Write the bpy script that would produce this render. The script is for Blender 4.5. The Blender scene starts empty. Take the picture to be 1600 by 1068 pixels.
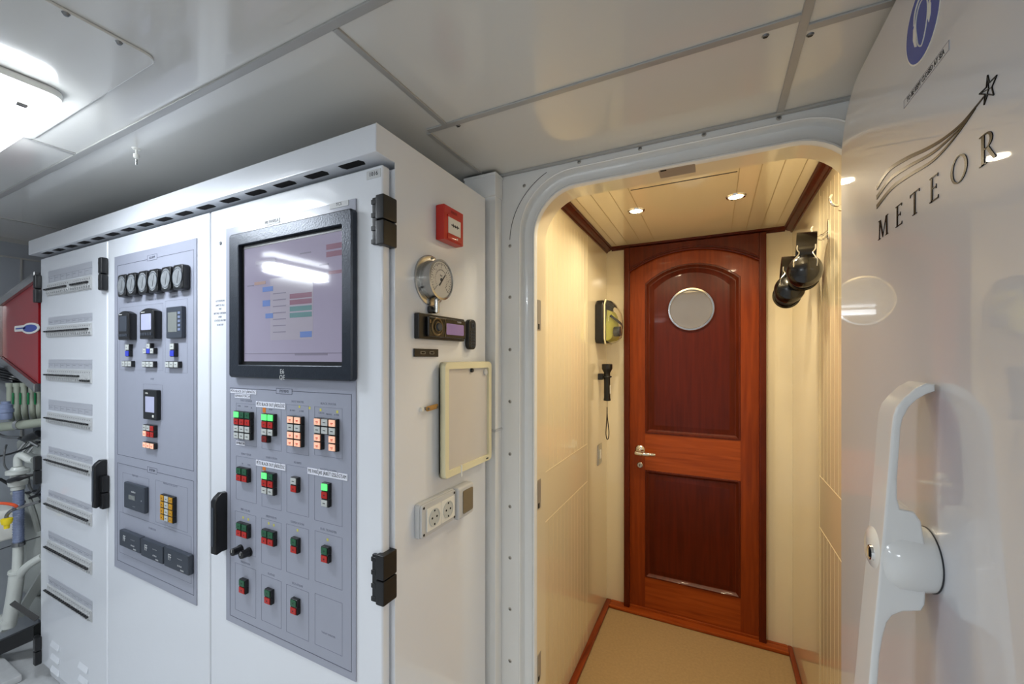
import bpy, bmesh, math, random
from mathutils import Vector, Matrix
random.seed(7)
PI = math.pi
C = bpy.context.scene.collection
S = bpy.context.scene

# ------------------------------------------------------------------ camera, world, exposure
H = 1.42                      # camera height above the corridor floor
FPX, CX, CY, YAW = 638.0, 800.0, 559.0, math.radians(26.28)
cam = bpy.data.cameras.new('camera'); camo = bpy.data.objects.new('camera', cam); C.objects.link(camo)
camo.location = (0, 0, H); camo.rotation_euler = (PI/2, 0, YAW)
cam.sensor_width = 36; cam.lens = FPX/1600*36; cam.shift_y = (CY-534)/1600; cam.clip_start = .02
S.camera = camo
w = bpy.data.worlds.new('world'); S.world = w; w.use_nodes = True
w.node_tree.nodes['Background'].inputs[0].default_value = (.6, .68, .8, 1)
w.node_tree.nodes['Background'].inputs[1].default_value = .15
S.view_settings.view_transform = 'Standard'; S.view_settings.look = 'None'
S.view_settings.exposure = 0.0; S.view_settings.gamma = 1.0; S.view_settings.use_curve_mapping = False

LAMP_COOL = (.86, .93, 1.0); LAMP_WARM = (1.0, .84, .58)
def area(name, loc, sx, sy, power, col, rot=(0, 0, 0), parent=None):
    l = bpy.data.lights.new(name, 'AREA'); l.shape = 'RECTANGLE'; l.size = sx; l.size_y = sy
    l.energy = power; l.color = col
    o = bpy.data.objects.new(name, l); C.objects.link(o); o.location = loc; o.rotation_euler = rot
    if parent: o.parent = parent
    return o
P_ROOM, P_NEAR, P_SPOT = 6.2, 8.6, 3.1

# ------------------------------------------------------------------ photo measurements -> planes of the place
def ray(px, py):
    u = (px-CX)/FPX; v = (CY-py)/FPX
    c, s = math.cos(YAW), math.sin(YAW)
    return (-s+u*c, c+u*s, v)
def onY(px, py, y):
    r = ray(px, py); t = y/r[1]; return (r[0]*t, H+r[2]*t)
def onX(px, py, x):
    r = ray(px, py); t = x/r[0]; return (r[1]*t, H+r[2]*t)
def onZ(px, py, z):
    r = ray(px, py); t = (z-H)/r[2]; return (r[0]*t, r[1]*t)
def W(px, py, t):
    r = ray(px, py); return Vector((r[0]*t, r[1]*t, H+r[2]*t))

# ------------------------------------------------------------------ materials
def lin(c):
    return tuple(((x/12.92) if x <= .04045 else ((x+.055)/1.055)**2.4) for x in c)
def rgb(r, g, b): return lin((r/255, g/255, b/255))
def mat(name, col, rough=.4, metal=0., coat=0., var=.04, scale=12., bump=0., bscale=40., emit=None, estr=0., ior=None, trans=0., coord='Object'):
    m = bpy.data.materials.new(name); m.use_nodes = True; nt = m.node_tree; n = nt.nodes; b = n['Principled BSDF']
    tc = n.new('ShaderNodeTexCoord'); nz = n.new('ShaderNodeTexNoise'); nz.inputs['Scale'].default_value = scale; nz.inputs['Detail'].default_value = 4
    nt.links.new(tc.outputs[coord], nz.inputs['Vector'])
    mx = n.new('ShaderNodeMix'); mx.data_type = 'RGBA'
    mx.inputs[6].default_value = tuple(min(1, x*(1-var)) for x in col)+(1,)
    mx.inputs[7].default_value = tuple(min(1, x*(1+var)) for x in col)+(1,)
    nt.links.new(nz.outputs[0], mx.inputs[0]); nt.links.new(mx.outputs[2], b.inputs['Base Color'])
    b.inputs['Roughness'].default_value = rough; b.inputs['Metallic'].default_value = metal
    b.inputs['Coat Weight'].default_value = coat; b.inputs['Coat Roughness'].default_value = .04
    if ior: b.inputs['IOR'].default_value = ior
    if trans: b.inputs['Transmission Weight'].default_value = trans
    if emit: b.inputs['Emission Color'].default_value = tuple(emit)+(1,); b.inputs['Emission Strength'].default_value = estr
    if bump:
        n2 = n.new('ShaderNodeTexNoise'); n2.inputs['Scale'].default_value = bscale; n2.inputs['Detail'].default_value = 2
        bp = n.new('ShaderNodeBump'); bp.inputs['Strength'].default_value = bump; bp.inputs['Distance'].default_value = .002
        nt.links.new(tc.outputs[coord], n2.inputs['Vector']); nt.links.new(n2.outputs[0], bp.inputs['Height']); nt.links.new(bp.outputs[0], b.inputs['Normal'])
    return m
def wood(name, dark, light, rough=.22, axis='Z', scale=1.0):
    m = mat(name, light, rough, 0, .06, 0, ior=1.28); nt = m.node_tree; n = nt.nodes; b = n['Principled BSDF']
    tc = n.new('ShaderNodeTexCoord'); mp = n.new('ShaderNodeMapping')
    s = {'Z': (9, 9, .6), 'X': (.6, 9, 9), 'Y': (9, .6, 9)}[axis]; mp.inputs['Scale'].default_value = tuple(x*scale for x in s)
    nz = n.new('ShaderNodeTexNoise'); nz.inputs['Scale'].default_value = 6; nz.inputs['Detail'].default_value = 8; nz.inputs['Distortion'].default_value = .6
    cr = n.new('ShaderNodeValToRGB'); cr.color_ramp.elements[0].position = .3; cr.color_ramp.elements[1].position = .72
    cr.color_ramp.elements[0].color = tuple(dark)+(1,); cr.color_ramp.elements[1].color = tuple(light)+(1,)
    nt.links.new(tc.outputs['Object'], mp.inputs[0]); nt.links.new(mp.outputs[0], nz.inputs['Vector']); nt.links.new(nz.outputs[0], cr.inputs[0])
    nt.links.new(cr.outputs[0], b.inputs['Base Color'])
    return m
M = {}
M['cab'] = mat('white_enamel', rgb(226, 230, 237), .20, 0, .5, .02, 3, .04, 60)
M['paint'] = mat('white_gloss_paint', rgb(232, 233, 232), .18, 0, .5, .02, 3, .10, 9)
M['leafpaint'] = mat('white_mirror_gloss_paint', rgb(212, 213, 218), .42, 0, 1.0, .015, 2, .06, 5)
M['leafpaint'].node_tree.nodes['Principled BSDF'].inputs['Coat Roughness'].default_value = .025
M['ceil'] = mat('ceiling_panel_gloss', rgb(214, 214, 210), .16, 0, .5, .03, 2, .04, 4)
M['strip'] = mat('ceiling_strip_grey', rgb(172, 172, 170), .35, .2)
M['wallgrey'] = mat('grey_wall_paint', rgb(150, 156, 164), .35, 0, .2)
M['cream'] = mat('cream_gloss_laminate', rgb(234, 222, 192), .12, 0, .7, .015, 2, .03, 5)
M['creamline'] = mat('cream_joint', rgb(226, 213, 180), .4)
M['creamdark'] = mat('cream_groove', rgb(176, 158, 120), .5)
M['smoky'] = mat('smoky_rocker', rgb(120, 108, 84), .3, 0, .3)
M['floorwhite'] = mat('white_deck_paint', rgb(196, 198, 200), .4, 0, 0, .12, 40, .3, 60)
M['carpet'] = mat('beige_carpet', rgb(178, 150, 108), .95, 0, 0, .18, 90, .9, 900)
M['mah'] = wood('mahogany_vertical', rgb(116, 46, 16), rgb(142, 62, 22), .3, 'Z')
M['mahx'] = wood('mahogany_horizontal', rgb(132, 56, 18), rgb(166, 80, 30), .3, 'X')
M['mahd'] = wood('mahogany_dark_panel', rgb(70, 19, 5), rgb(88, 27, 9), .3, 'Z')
M['mahf'] = wood('mahogany_frame', rgb(74, 24, 10), rgb(96, 36, 16), .32, 'Z')
M['mahy'] = wood('mahogany_trim', rgb(96, 36, 14), rgb(146, 66, 30), .3, 'Y')
M['panel'] = mat('grey_instrument_plate', rgb(153, 157, 172), .32, 0, .15, .03, 30)
M['line'] = mat('engraved_line_dark', rgb(74, 78, 92), .5)
M['lineth'] = mat('engraved_line_faint', rgb(120, 124, 138), .5)
M['ink'] = mat('black_ink', rgb(40, 42, 48), .5)
M['black'] = mat('black_plastic', rgb(13, 14, 17), .36, 0, .05, .15, 30)
M['blackgl'] = mat('black_gloss_plastic', rgb(10, 9, 9), .2, 0, .25, .1, 20)
M['bezel'] = mat('black_brushed_bezel', rgb(44, 50, 60), .3, .4, 0, .25, 60, .2, 300)
M['darkgrey'] = mat('dark_grey_plastic', rgb(54, 60, 70), .35, 0, 0, .1)
M['steel'] = mat('brushed_steel', rgb(190, 190, 188), .22, 1, 0, .08, 60)
M['chrome'] = mat('chrome', rgb(225, 225, 225), .07, 1)
M['dullsteel'] = mat('dull_steel', rgb(130, 132, 134), .4, .9, 0, .1, 30)
M['red'] = mat('red_abs', rgb(190, 32, 18), .35, 0, .2)
M['redpaint'] = mat('dark_red_paint', rgb(150, 6, 20), .3, 0, .3)
M['white'] = mat('white_plastic', rgb(228, 228, 222), .35)
M['grey'] = mat('light_grey_plastic', rgb(196, 198, 200), .4)
M['creampl'] = mat('aged_cream_plastic', rgb(226, 220, 186), .35)
M['board'] = mat('whiteboard_surface', rgb(204, 200, 196), .2, 0, .3)
M['keygrn'] = mat('key_green', rgb(30, 88, 58), .4)
M['keyred'] = mat('key_red', rgb(178, 34, 26), .4)
M['keydred'] = mat('key_dark_red', rgb(120, 26, 22), .4)
M['keywht'] = mat('key_white', rgb(190, 194, 192), .4)
M['keyblu'] = mat('key_blue', rgb(50, 66, 190), .4)
M['keyyel'] = mat('key_amber', rgb(196, 142, 20), .4)
M['keyglow'] = mat('key_green_lit', rgb(90, 220, 110), .4, emit=rgb(90, 240, 120), estr=1.0)
M['keyorg'] = mat('key_orange_lit', rgb(250, 205, 180), .4, emit=rgb(255, 160, 115), estr=.32)
M['redink'] = mat('red_ink', rgb(214, 60, 30), .5)
M['yelink'] = mat('yellow_ink', rgb(200, 196, 90), .5)
M['orgink'] = mat('orange_sticker', rgb(214, 120, 30), .5)
M['tape'] = mat('white_label_tape', rgb(226, 228, 240), .4)
M['blue'] = mat('sign_blue', rgb(24, 62, 160), .35, 0, .3)
M['gold'] = mat('bronze_foil', rgb(54, 42, 26), .3, .45)
M['knobring'] = mat('dark_gold_ring', rgb(122, 104, 70), .3, .6)
M['plated'] = mat('satin_plate', rgb(176, 172, 164), .4, .5)
M['foil'] = mat('dark_foil', rgb(34, 30, 28), .25, .8)
M['void'] = mat('dark_opening', rgb(4, 4, 5), .9)
M['pipe'] = mat('grey_green_pipe', rgb(150, 156, 142), .4, 0, .1, .1, 15)
M['pvc'] = mat('off_white_pvc', rgb(196, 200, 196), .35, 0, .1, .06, 15)
M['machine'] = mat('grey_machine_paint', rgb(160, 164, 160), .4, 0, .1, .1, 8)
M['green'] = mat('green_band', rgb(16, 120, 70), .45)
M['hose'] = mat('blue_grey_hose', rgb(118, 130, 160), .3, 0, .3, .1, 30)
M['yellow'] = mat('yellow_plastic', rgb(232, 206, 30), .4)
M['orange'] = mat('orange_enamel', rgb(214, 82, 40), .35)
M['brass'] = mat('brass_tan', rgb(178, 138, 78), .35, .3)
M['lens'] = mat('clear_lens', rgb(128, 132, 136), .12, 0, .6, .35, 60)
M['dial'] = mat('dial_face', rgb(208, 206, 200), .3, 0, .3)
M['foam'] = mat('clear_cover', rgb(246, 244, 234), .05, 0, .3, trans=.96, ior=1.08)
M['strip_label'] = mat('breaker_label_strip', rgb(176, 179, 188), .4)
M['breaker'] = mat('breaker_body', rgb(186, 188, 190), .4)
M['hood'] = mat('hood_yellow', rgb(204, 206, 96), .5)
M['glassgrey'] = mat('porthole_glass', rgb(124, 122, 126), .03, 0, 1.0, .06, 6, ior=2.0)
M['diff'] = mat('lamp_diffuser', (1, 1, 1), .4, emit=(.88, .94, 1.0), estr=14)
M['bulb'] = mat('downlight_lens', (1, 1, 1), .4, emit=(1, .80, .5), estr=22)
M['lcd'] = mat('lcd_pale', rgb(150, 156, 182), .12, 0, .8, .08, 25, emit=rgb(190, 190, 226), estr=.35)
M['lcdk'] = mat('lcd_olive', rgb(120, 124, 120), .12, 0, .8, .08, 25)
M['lcdp'] = mat('lcd_purple', rgb(110, 90, 130), .15, 0, .5, emit=rgb(150, 120, 180), estr=.25)

# ------------------------------------------------------------------ mesh builder
class B:
    def __init__(s): s.bm = bmesh.new()
    def _add(s, t, mi=0, mtx=None):
        if mtx is not None: t.transform(mtx)
        for f in t.faces: f.material_index = mi
        me = bpy.data.meshes.new('tmp'); t.to_mesh(me); t.free(); s.bm.from_mesh(me); bpy.data.meshes.remove(me); return s
    def box(s, x0, x1, y0, y1, z0, z1, bev=0, seg=2, mi=0, mtx=None):
        t = bmesh.new(); bmesh.ops.create_cube(t, size=1)
        sx, sy, sz = abs(x1-x0), abs(y1-y0), abs(z1-z0)
        for v in t.verts: v.co = ((x0+x1)/2+v.co.x*sx, (y0+y1)/2+v.co.y*sy, (z0+z1)/2+v.co.z*sz)
        if bev: bmesh.ops.bevel(t, geom=t.edges[:], offset=min(bev, .49*min(sx, sy, sz)), segments=seg, affect='EDGES', profile=.5)
        return s._add(t, mi, mtx)
    def prism(s, pts, a0, a1, axis='y', bev=0, seg=2, mi=0, mtx=None, onlyfront=False):
        """polygon pts extruded along axis: 'y' pts=(x,z); 'x' pts=(y,z); 'z' pts=(x,y)"""
        t = bmesh.new()
        def co(p, a): return {'y': (p[0], a, p[1]), 'x': (a, p[0], p[1]), 'z': (p[0], p[1], a)}[axis]
        va = [t.verts.new(co(p, a0)) for p in pts]; vb = [t.verts.new(co(p, a1)) for p in pts]
        n = len(pts); fa = t.faces.new(va); fb = t.faces.new(vb[::-1])
        for i in range(n): t.faces.new([va[i], vb[i], vb[(i+1) % n], va[(i+1) % n]])
        bmesh.ops.recalc_face_normals(t, faces=t.faces[:])
        if bev:
            eds = list(fa.edges)+([] if onlyfront else list(fb.edges))
            bmesh.ops.bevel(t, geom=eds, offset=bev, segments=seg, affect='EDGES', profile=.5)
        bmesh.ops.triangulate(t, faces=[f for f in t.faces if len(f.verts) > 4])
        return s._add(t, mi, mtx)
    def loft(s, rings, mi=0, cap=True, closed=False):
        t = bmesh.new(); R = [[t.verts.new(p) for p in r] for r in rings]; n = len(rings[0])
        rng = range(len(R)) if closed else range(len(R)-1)
        for i in rng:
            a, b = R[i], R[(i+1) % len(R)]
            for j in range(n): t.faces.new([a[j], a[(j+1) % n], b[(j+1) % n], b[j]])
        if cap and not closed: t.faces.new(R[0][::-1]); t.faces.new(R[-1])
        bmesh.ops.recalc_face_normals(t, faces=t.faces[:])
        return s._add(t, mi)
    def tube(s, pts, r, n=10, smooth=0, mi=0, closed=False):
        pts = [Vector(p) for p in pts]
        if smooth: pts = catmull(pts, smooth, closed)
        rs = r if isinstance(r, list) else None
        rings = []; N = len(pts); up = None
        for i, p in enumerate(pts):
            if closed: d = pts[(i+1) % N]-pts[i-1]
            else: d = pts[min(i+1, N-1)]-pts[max(i-1, 0)]
            d.normalize()
            if up is None:
                up = Vector((0, 0, 1)) if abs(d.z) < .9 else Vector((1, 0, 0))
            x = d.cross(up).normalized(); up = x.cross(d).normalized()
            rr = r if rs is None else rs[min(int(i*len(rs)/N), len(rs)-1)]
            rings.append([p+(x*math.cos(2*PI*k/n)+up*math.sin(2*PI*k/n))*rr for k in range(n)])
        return s.loft(rings, mi, True, closed)
    def cyl(s, p0, p1, r, r2=None, n=28, mi=0, bev=0):
        p0 = Vector(p0); p1 = Vector(p1); d = (p1-p0); L = d.length
        r2 = r if r2 is None else r2
        pr = [(0, 0), (r, 0), (r2, L), (0, L)] if not bev else [(0, 0), (r-bev, 0), (r, bev), (r2, L-bev), (r2-bev, L), (0, L)]
        return s.lathe(pr, p0, d, n, mi)
    def lathe(s, prof, origin, axis, n=32, mi=0, sc=(1, 1)):
        axis = Vector(axis).normalized(); o = Vector(origin)
        up = Vector((0, 0, 1)) if abs(axis.z) < .9 else Vector((1, 0, 0))
        x = axis.cross(up).normalized(); y = x.cross(axis).normalized()
        t = bmesh.new(); R = []
        for r, h in prof:
            if r <= 1e-9: R.append([t.verts.new(o+axis*h)])
            else: R.append([t.verts.new(o+axis*h+x*math.cos(2*PI*k/n)*r*sc[0]+y*math.sin(2*PI*k/n)*r*sc[1]) for k in range(n)])
        for a, b in zip(R, R[1:]):
            for j in range(n):
                j2 = (j+1) % n
                if len(a) == 1 and len(b) == 1: continue
                if len(a) == 1: t.faces.new([a[0], b[j], b[j2]])
                elif len(b) == 1: t.faces.new([a[j], b[0], a[j2]])
                else: t.faces.new([a[j], b[j], b[j2], a[j2]])
        bmesh.ops.recalc_face_normals(t, faces=t.faces[:])
        return s._add(t, mi)
    def ring(s, c, R, r, axis, n=48, m=10, mi=0):
        c = Vector(c); axis = Vector(axis).normalized(); up = Vector((0, 0, 1)) if abs(axis.z) < .9 else Vector((1, 0, 0))
        x = axis.cross(up).normalized(); y = x.cross(axis).normalized()
        rings = []
        for i in range(n):
            a = 2*PI*i/n; d = x*math.cos(a)+y*math.sin(a)
            rings.append([c+d*(R+r*math.cos(2*PI*k/m))+axis*r*math.sin(2*PI*k/m) for k in range(m)])
        return s.loft(rings, mi, False, True)
    def ribbon(s, L, R_, y, th=.0006, mi=0):
        """flat band between polylines L and R_ (x,z) at depth y, thickness th toward -y"""
        for i in range(len(L)-1):
            s.prism([L[i], L[i+1], R_[i+1], R_[i]], y-th, y, 'y', mi=mi)
        return s
    def outline(s, x0, x1, z0, z1, wd, y, th=.0006, mi=0):
        s.box(x0, x1, y-th, y, z1-wd, z1, mi=mi); s.box(x0, x1, y-th, y, z0, z0+wd, mi=mi)
        s.box(x0, x0+wd, y-th, y, z0+wd, z1-wd, mi=mi); s.box(x1-wd, x1, y-th, y, z0+wd, z1-wd, mi=mi); return s
    def text(s, txt, size, x, z, y, th=.0005, mi=0, sx=1., align='CENTER', mtx=None):
        cu = bpy.data.curves.new('t', 'FONT'); cu.body = txt; cu.size = size; cu.align_x = align; cu.align_y = 'CENTER'
        cu.extrude = 0; cu.resolution_u = 2
        o = bpy.data.objects.new('t', cu); C.objects.link(o); bpy.context.view_layer.update()
        me = bpy.data.meshes.new_from_object(o.evaluated_get(bpy.context.evaluated_depsgraph_get()))
        t = bmesh.new(); t.from_mesh(me)
        bpy.data.objects.remove(o); bpy.data.curves.remove(cu); bpy.data.meshes.remove(me)
        t.transform(Matrix(((sx, 0, 0, x), (0, 0, 1, y-th), (0, 1, 0, z), (0, 0, 0, 1))))
        r = bmesh.ops.extrude_face_region(t, geom=t.faces[:])
        for v in [g for g in r['geom'] if isinstance(g, bmesh.types.BMVert)]: v.co.y += th
        bmesh.ops.recalc_face_normals(t, faces=t.faces[:])
        return s._add(t, mi, mtx)
def catmull(p, k, closed=False):
    out = []; n = len(p)
    rng = range(n) if closed else range(n-1)
    for i in rng:
        if closed: a, b, c, d = p[i-1], p[i], p[(i+1) % n], p[(i+2) % n]
        else: a, b, c, d = p[max(i-1, 0)], p[i], p[i+1], p[min(i+2, n-1)]
        for j in range(k):
            t = j/k
            out.append(b*1.0+(c-a)*(.5*t)+(a*2-b*5+c*4-d)*(.5*t*t)+(b*3-a-c*3+d)*(.5*t**3))
    if not closed: out.append(p[-1])
    return out
def rrect(x0, x1, z0, z1, r, n=6):
    pts = []
    for cx, cz, a0 in ((x1-r, z1-r, 0), (x0+r, z1-r, PI/2), (x0+r, z0+r, PI), (x1-r, z0+r, 1.5*PI)):
        for i in range(n+1):
            a = a0+PI/2*i/n; pts.append((cx+r*math.cos(a), cz+r*math.sin(a)))
    return pts
def obj(name, b, m, parent=None, smooth=True, angle=35):
    me = bpy.data.meshes.new(name); b.bm.to_mesh(me); b.bm.free()
    for x in (m if isinstance(m, (list, tuple)) else [m]): me.materials.append(M[x])
    o = bpy.data.objects.new(name, me); C.objects.link(o)
    if smooth:
        me.shade_smooth(); me.set_sharp_from_angle(angle=math.radians(angle))
    if smooth:
        wn = o.modifiers.new('weighted_normals', 'WEIGHTED_NORMAL'); wn.keep_sharp = True
    if parent: o.parent = parent
    return o
def thing(name, label, cat, loc=(0, 0, 0), rotz=0, group=None):
    o = bpy.data.objects.new(name, None); C.objects.link(o); o.empty_display_size = .05
    o.location = loc; o.rotation_euler = (0, 0, rotz); o['label'] = label; o['category'] = cat
    if group: o['group'] = group
    return o
def tag(o, label, cat, group=None, kind=None):
    o['label'] = label; o['category'] = cat
    if group: o['group'] = group
    if kind: o['kind'] = kind
    return o
def struct(name, b, m, parent=None, smooth=True):
    o = obj(name, b, m, parent, smooth)
    if not parent: o['kind'] = 'structure'
    return o
def dup(root, loc, label=None, rotz=None):
    r = root.copy(); C.objects.link(r); r.location = loc
    if rotz is not None: r.rotation_euler = (0, 0, rotz)
    if label: r['label'] = label
    for ch in list(root.children):
        c = ch.copy(); C.objects.link(c); c.parent = r
        for g in list(ch.children):
            d = g.copy(); C.objects.link(d); d.parent = c
    return r

# ================================================================== ROOM SHELL
ZC = H+.569       # ceiling of the engine room
ZF = .08          # its floor plates
YB = 1.13         # bulkhead with the doorway
struct('floor', B().box(-3.0, 1.6, -2.4, YB+.15, ZF-.05, ZF), 'floorwhite')
struct('ceiling', B().box(-3.0, 1.6, -2.4, YB-.0005, ZC, ZC+.04), 'ceil')
struct('wall_left', B().box(-3.06, -3.0, -2.4, YB+.3, ZF-.05, ZC+.04), 'wallgrey')
struct('wall_rear', B().box(-3.06, 1.66, -2.46, -2.4, ZF-.05, ZC+.04), 'paint')
struct('wall_right', B().box(1.6, 1.66, -2.4, YB+.3, ZF-.05, ZC+.04), 'paint')

# --- bulkhead with rounded doorway and its stepped coaming
OX0, OX1, OZT, OR = -.4865, .294, H+.502, .13      # clear opening
RX0, RX1, RZT, RR = -.534, .3415, H+.548, .17      # rebate
def door_loop(x0, x1, zt, r, n=10, zb=ZF+.25):
    pts = [(x0, zb)]
    for i in range(n+1):
        a = PI-PI/2*i/n; pts.append((x0+r+r*math.cos(a), zt-r+r*math.sin(a)))
    for i in range(n+1):
        a = PI/2-PI/2*i/n; pts.append((x1-r+r*math.cos(a), zt-r+r*math.sin(a)))
    pts.append((x1, zb)); return pts
def band(b, L1, y1, L2, y2, mi=0):
    t = bmesh.new()
    a = [t.verts.new((p[0], y1, p[1])) for p in L1]; c = [t.verts.new((p[0], y2, p[1])) for p in L2]
    for i in range(len(a)-1): t.faces.new([a[i], a[i+1], c[i+1], c[i]])
    b._add(t, mi)
lo = door_loop(RX0, RX1, RZT, RR)
# flat wall around: built as strips from the rebate loop out to a rectangle
def outer(L, x0, x1, z0, z1):
    out = []
    for i, p in enumerate(L):
        if i == 0: out.append((x0, z0))
        elif i == len(L)-1: out.append((x1, z0))
        else:
            n = (len(L)-2)//2; k = i-1
            if k < n:
                f = k/(n-1); out.append((x0, H+.35+(z1-H-.35)*min(1, f*2)) if f <= .5 else (x0+(RX0+RR-x0)*(f-.5)*2, z1))
            else:
                f = (k-n)/(n-1); out.append((RX1-RR+(x1-RX1+RR)*min(1, f*2), z1) if f <= .5 else (x1, z1-(z1-H-.35)*(f-.5)*2))
    return out
bw = B()
ou = outer(lo, -.592, .50, ZF+.25, ZC)
band(bw, ou, YB, lo, YB)
bw.box(-3.0, -.592, YB, YB+.02, ZF, ZC)                    # bulkhead behind the cabinets
bw.box(.50, 1.6, YB, YB+.02, ZF, ZC)
bw.box(-.592, .50, YB, YB+.02, ZF, ZF+.25)
struct('wall_front', bw, 'paint')
# coaming profile swept around the opening
bc = B()
def offs(d, y): return (door_loop(RX0+d, RX1-d, RZT-d, RR-d*.85), y)
prof = [(0, YB-.0004), (.0015, YB-.0025), (.004, YB-.0005), (.004, YB+.018), (.008, YB+.025), (.018, YB+.028), (.030, YB+.027), (.036, YB+.022), (.040, YB+.016), (.044, YB+.015), (.0475, YB+.021), (.0475, YB+.030), (.0475, YB+.10), (.040, YB+.11)]
for qi, ((d1, y1), (d2, y2)) in enumerate(zip(prof, prof[1:])):
    band(bc, *offs(d1, y1), *offs(d2, y2), mi=1 if qi >= len(prof)-3 else 0)
bmesh.ops.remove_doubles(bc.bm, verts=bc.bm.verts[:], dist=1e-5); bmesh.ops.recalc_face_normals(bc.bm, faces=bc.bm.faces[:])
struct('trim_1', bc, ['paint', 'cream'])
# seam ring and screws of the frame plate
b = B(); cxs, czs = RX0+RR+.01, RZT-RR-.02
seam = [(cxs+.212*math.cos(a), czs+.212*math.sin(a)) for a in [math.radians(178-3.0*i) for i in range(22)]]
seam2 = [(cxs+.2105*math.cos(a), czs+.2105*math.sin(a)) for a in [math.radians(178-3.0*i) for i in range(22)]]
seam = [p for p in seam if p[1] < ZC-.002]; seam2 = seam2[:len(seam)]
b.ribbon(seam, seam2, YB-.0003, .0006); struct('trim_2', b, 'ink')
plate_screw = None
def screw_proto(name, label):
    t = thing(name, label, 'screw', (0, 0, 0), 0, None)
    bb = B().lathe([(0, -.0022), (.0035, -.0018), (.0055, 0)], (0, 0, 0), (0, 1, 0), 14); obj('screw_head', bb, 'plated', t)
    s_ = B().box(-.0008, .0008, -.0027, -.0018, -.0032, .0032).box(-.0032, .0032, -.0027, -.0018, -.0008, .0008); obj('slot', s_, 'dullsteel', t)
    return t
spy = [384, 464, 546, 627, 709, 791, 871, 951, 1032]
pos = [(-.565, onY(797, p, YB)[1]) for p in spy]
names = ['level with the fire call point', 'level with the pressure gauge', 'level with the small socket plate', 'level with the whiteboard middle', 'level with the whiteboard foot', 'level with the power sockets', 'above the lower cabinet hinge level', 'below the cabinet hinge level', 'lowest in view']
sp = screw_proto('frame_screw', 'dull screw in the white doorway frame, '+names[0])
sp['group'] = 'screws down the left of the doorway frame'
for i, (x, z) in enumerate(pos):
    if i == 0: sp.location = (x, YB-.0003, z)
    else: dup(sp, (x, YB-.0003, z), 'dull screw in the left doorway frame plate, '+names[i])
tops = [(905, 'top left corner of the doorway'), (1000, 'above the wooden door left side'), (1100, 'just right of the top latch slot'), (1217, 'under the ceiling strip meeting the doorway')]
for px, nm in tops:
    x = onY(px, 220, YB)[0]
    o = dup(sp, (x, YB-.0003, ZC-.010), 'dull screw on the top frame plate, '+nm); o['group'] = 'screws along the top of the doorway frame'
x, z = onY(819, 290, YB); o = dup(sp, (x, YB-.0003, z), 'lone screw inside the curved seam at the doorway corner'); o['group'] = 'screws along the top of the doorway frame'

# --- latch slots in the coaming
def latch(py0, py1, lab):
    z1 = H+(559-py0)/FPX*1.225; z0 = H+(559-py1)/FPX*1.225
    t = thing('strike_plate', lab, 'strike plate', (OX0+.0004, YB+.043, (z0+z1)/2), 0, 'strike plates in the doorway')
    h = (z1-z0)/2
    obj('plate', B().prism(rrect(-.012, .014, -h, h, .003), 0, .0012, 'x', .0004), 'plated', t)
    obj('latch_slot', B().box(.0012, .0016, -.009, .002, -h*.95, -h*.6), 'void', t)
    return t
latch(465, 514, 'steel strike plate on left doorway edge, the upper one')
latch(755, 802, 'steel strike plate on left doorway edge, the middle one by the sockets')
latch(1036, 1080, 'steel strike plate on left doorway edge, the lowest at the frame bottom')
xa = onY(1031, 266, YB+.06)[0]; xb = onY(1087, 262, YB+.06)[0]
t = thing('strike_plate', 'steel strike plate in the top edge of the doorway', 'strike plate', ((xa+xb)/2, YB+.05, OZT-.0004), 0, 'strike plates in the doorway')
obj('plate', B().prism(rrect(-(xb-xa)/2, (xb-xa)/2, -.028, .026, .004), -.0012, 0, 'z', .0004), 'plated', t)
obj('latch_slot', B().box(-.04, -.025, -.026, -.018, -.0016, -.0012), 'void', t)

# --- ceiling strips (structure) and screws
def cstrip(n, x0, x1, y0, y1, drop=.004):
    struct('trim_%d' % n, B().box(x0, x1, y0, y1, ZC-drop, ZC+.001, .0015), 'strip')
cstrip(3, -3.0, 1.6, .480, .496)
cstrip(4, -.64, .131, .815, .831)
cstrip(5, .144, 1.6, .845, .861)
cstrip(6, -.592, -.579, .496, .815)
cstrip(7, -.652, -.639, .831, YB)
cstrip(8, .130, .145, -2.4, YB)
cstrip(9, -2.60, -2.588, .496, YB)
cstrip(10, -3.0, .6, YB-.012, YB, .006)
cstrip(11, -1.60, -1.588, -.6, .48)
def cscrew(px, py, lab):
    x, y = onZ(px, py, ZC)
    o = thing('ceiling_screw', lab, 'screw', (x, y, ZC), 0, 'screws in the ceiling panels')
    obj('screw_head', B().lathe([(0, -.003), (.004, -.0025), (.006, 0)], (0, 0, 0), (0, 0, 1), 16), 'dullsteel', o)
    obj('slot', B().box(-.0035, .0035, -.0006, .0006, -.0034, -.0025), 'void', o)
cscrew(1196, 56, 'small brassy screw in the ceiling panel left of the long cross strip')
cscrew(1266, 54, 'small brassy screw in the ceiling panel right of the cross strip')
cscrew(716, 196, 'tiny screw in the ceiling panel beyond the strip junction, above the cabinet')

# --- ceiling hatch with the lamp
HX1, HX0, HY1, HY0 = -.945, -1.584, .398, -.25
t = thing('ceiling_hatch', 'pale raised hatch panel in the ceiling around the bright lamp', 'hatch', ((HX0+HX1)/2, (HY0+HY1)/2, ZC))
w_, h_ = (HX1-HX0)/2, (HY1-HY0)/2
obj('panel', B().prism(rrect(-w_, w_, -h_, h_, .02), -.006, -.0002, 'z', .002), 'ceil', t)
for px, py in ((103, 21), (186, 66)):
    x, y = onZ(px, py, ZC-.006)
    obj('screw', B().lathe([(0, -.0045), (.003, -.004), (.0055, 0)], (x-t.location.x, y-t.location.y, -.006), (0, 0, 1), 16), 'dullsteel', t)

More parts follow.
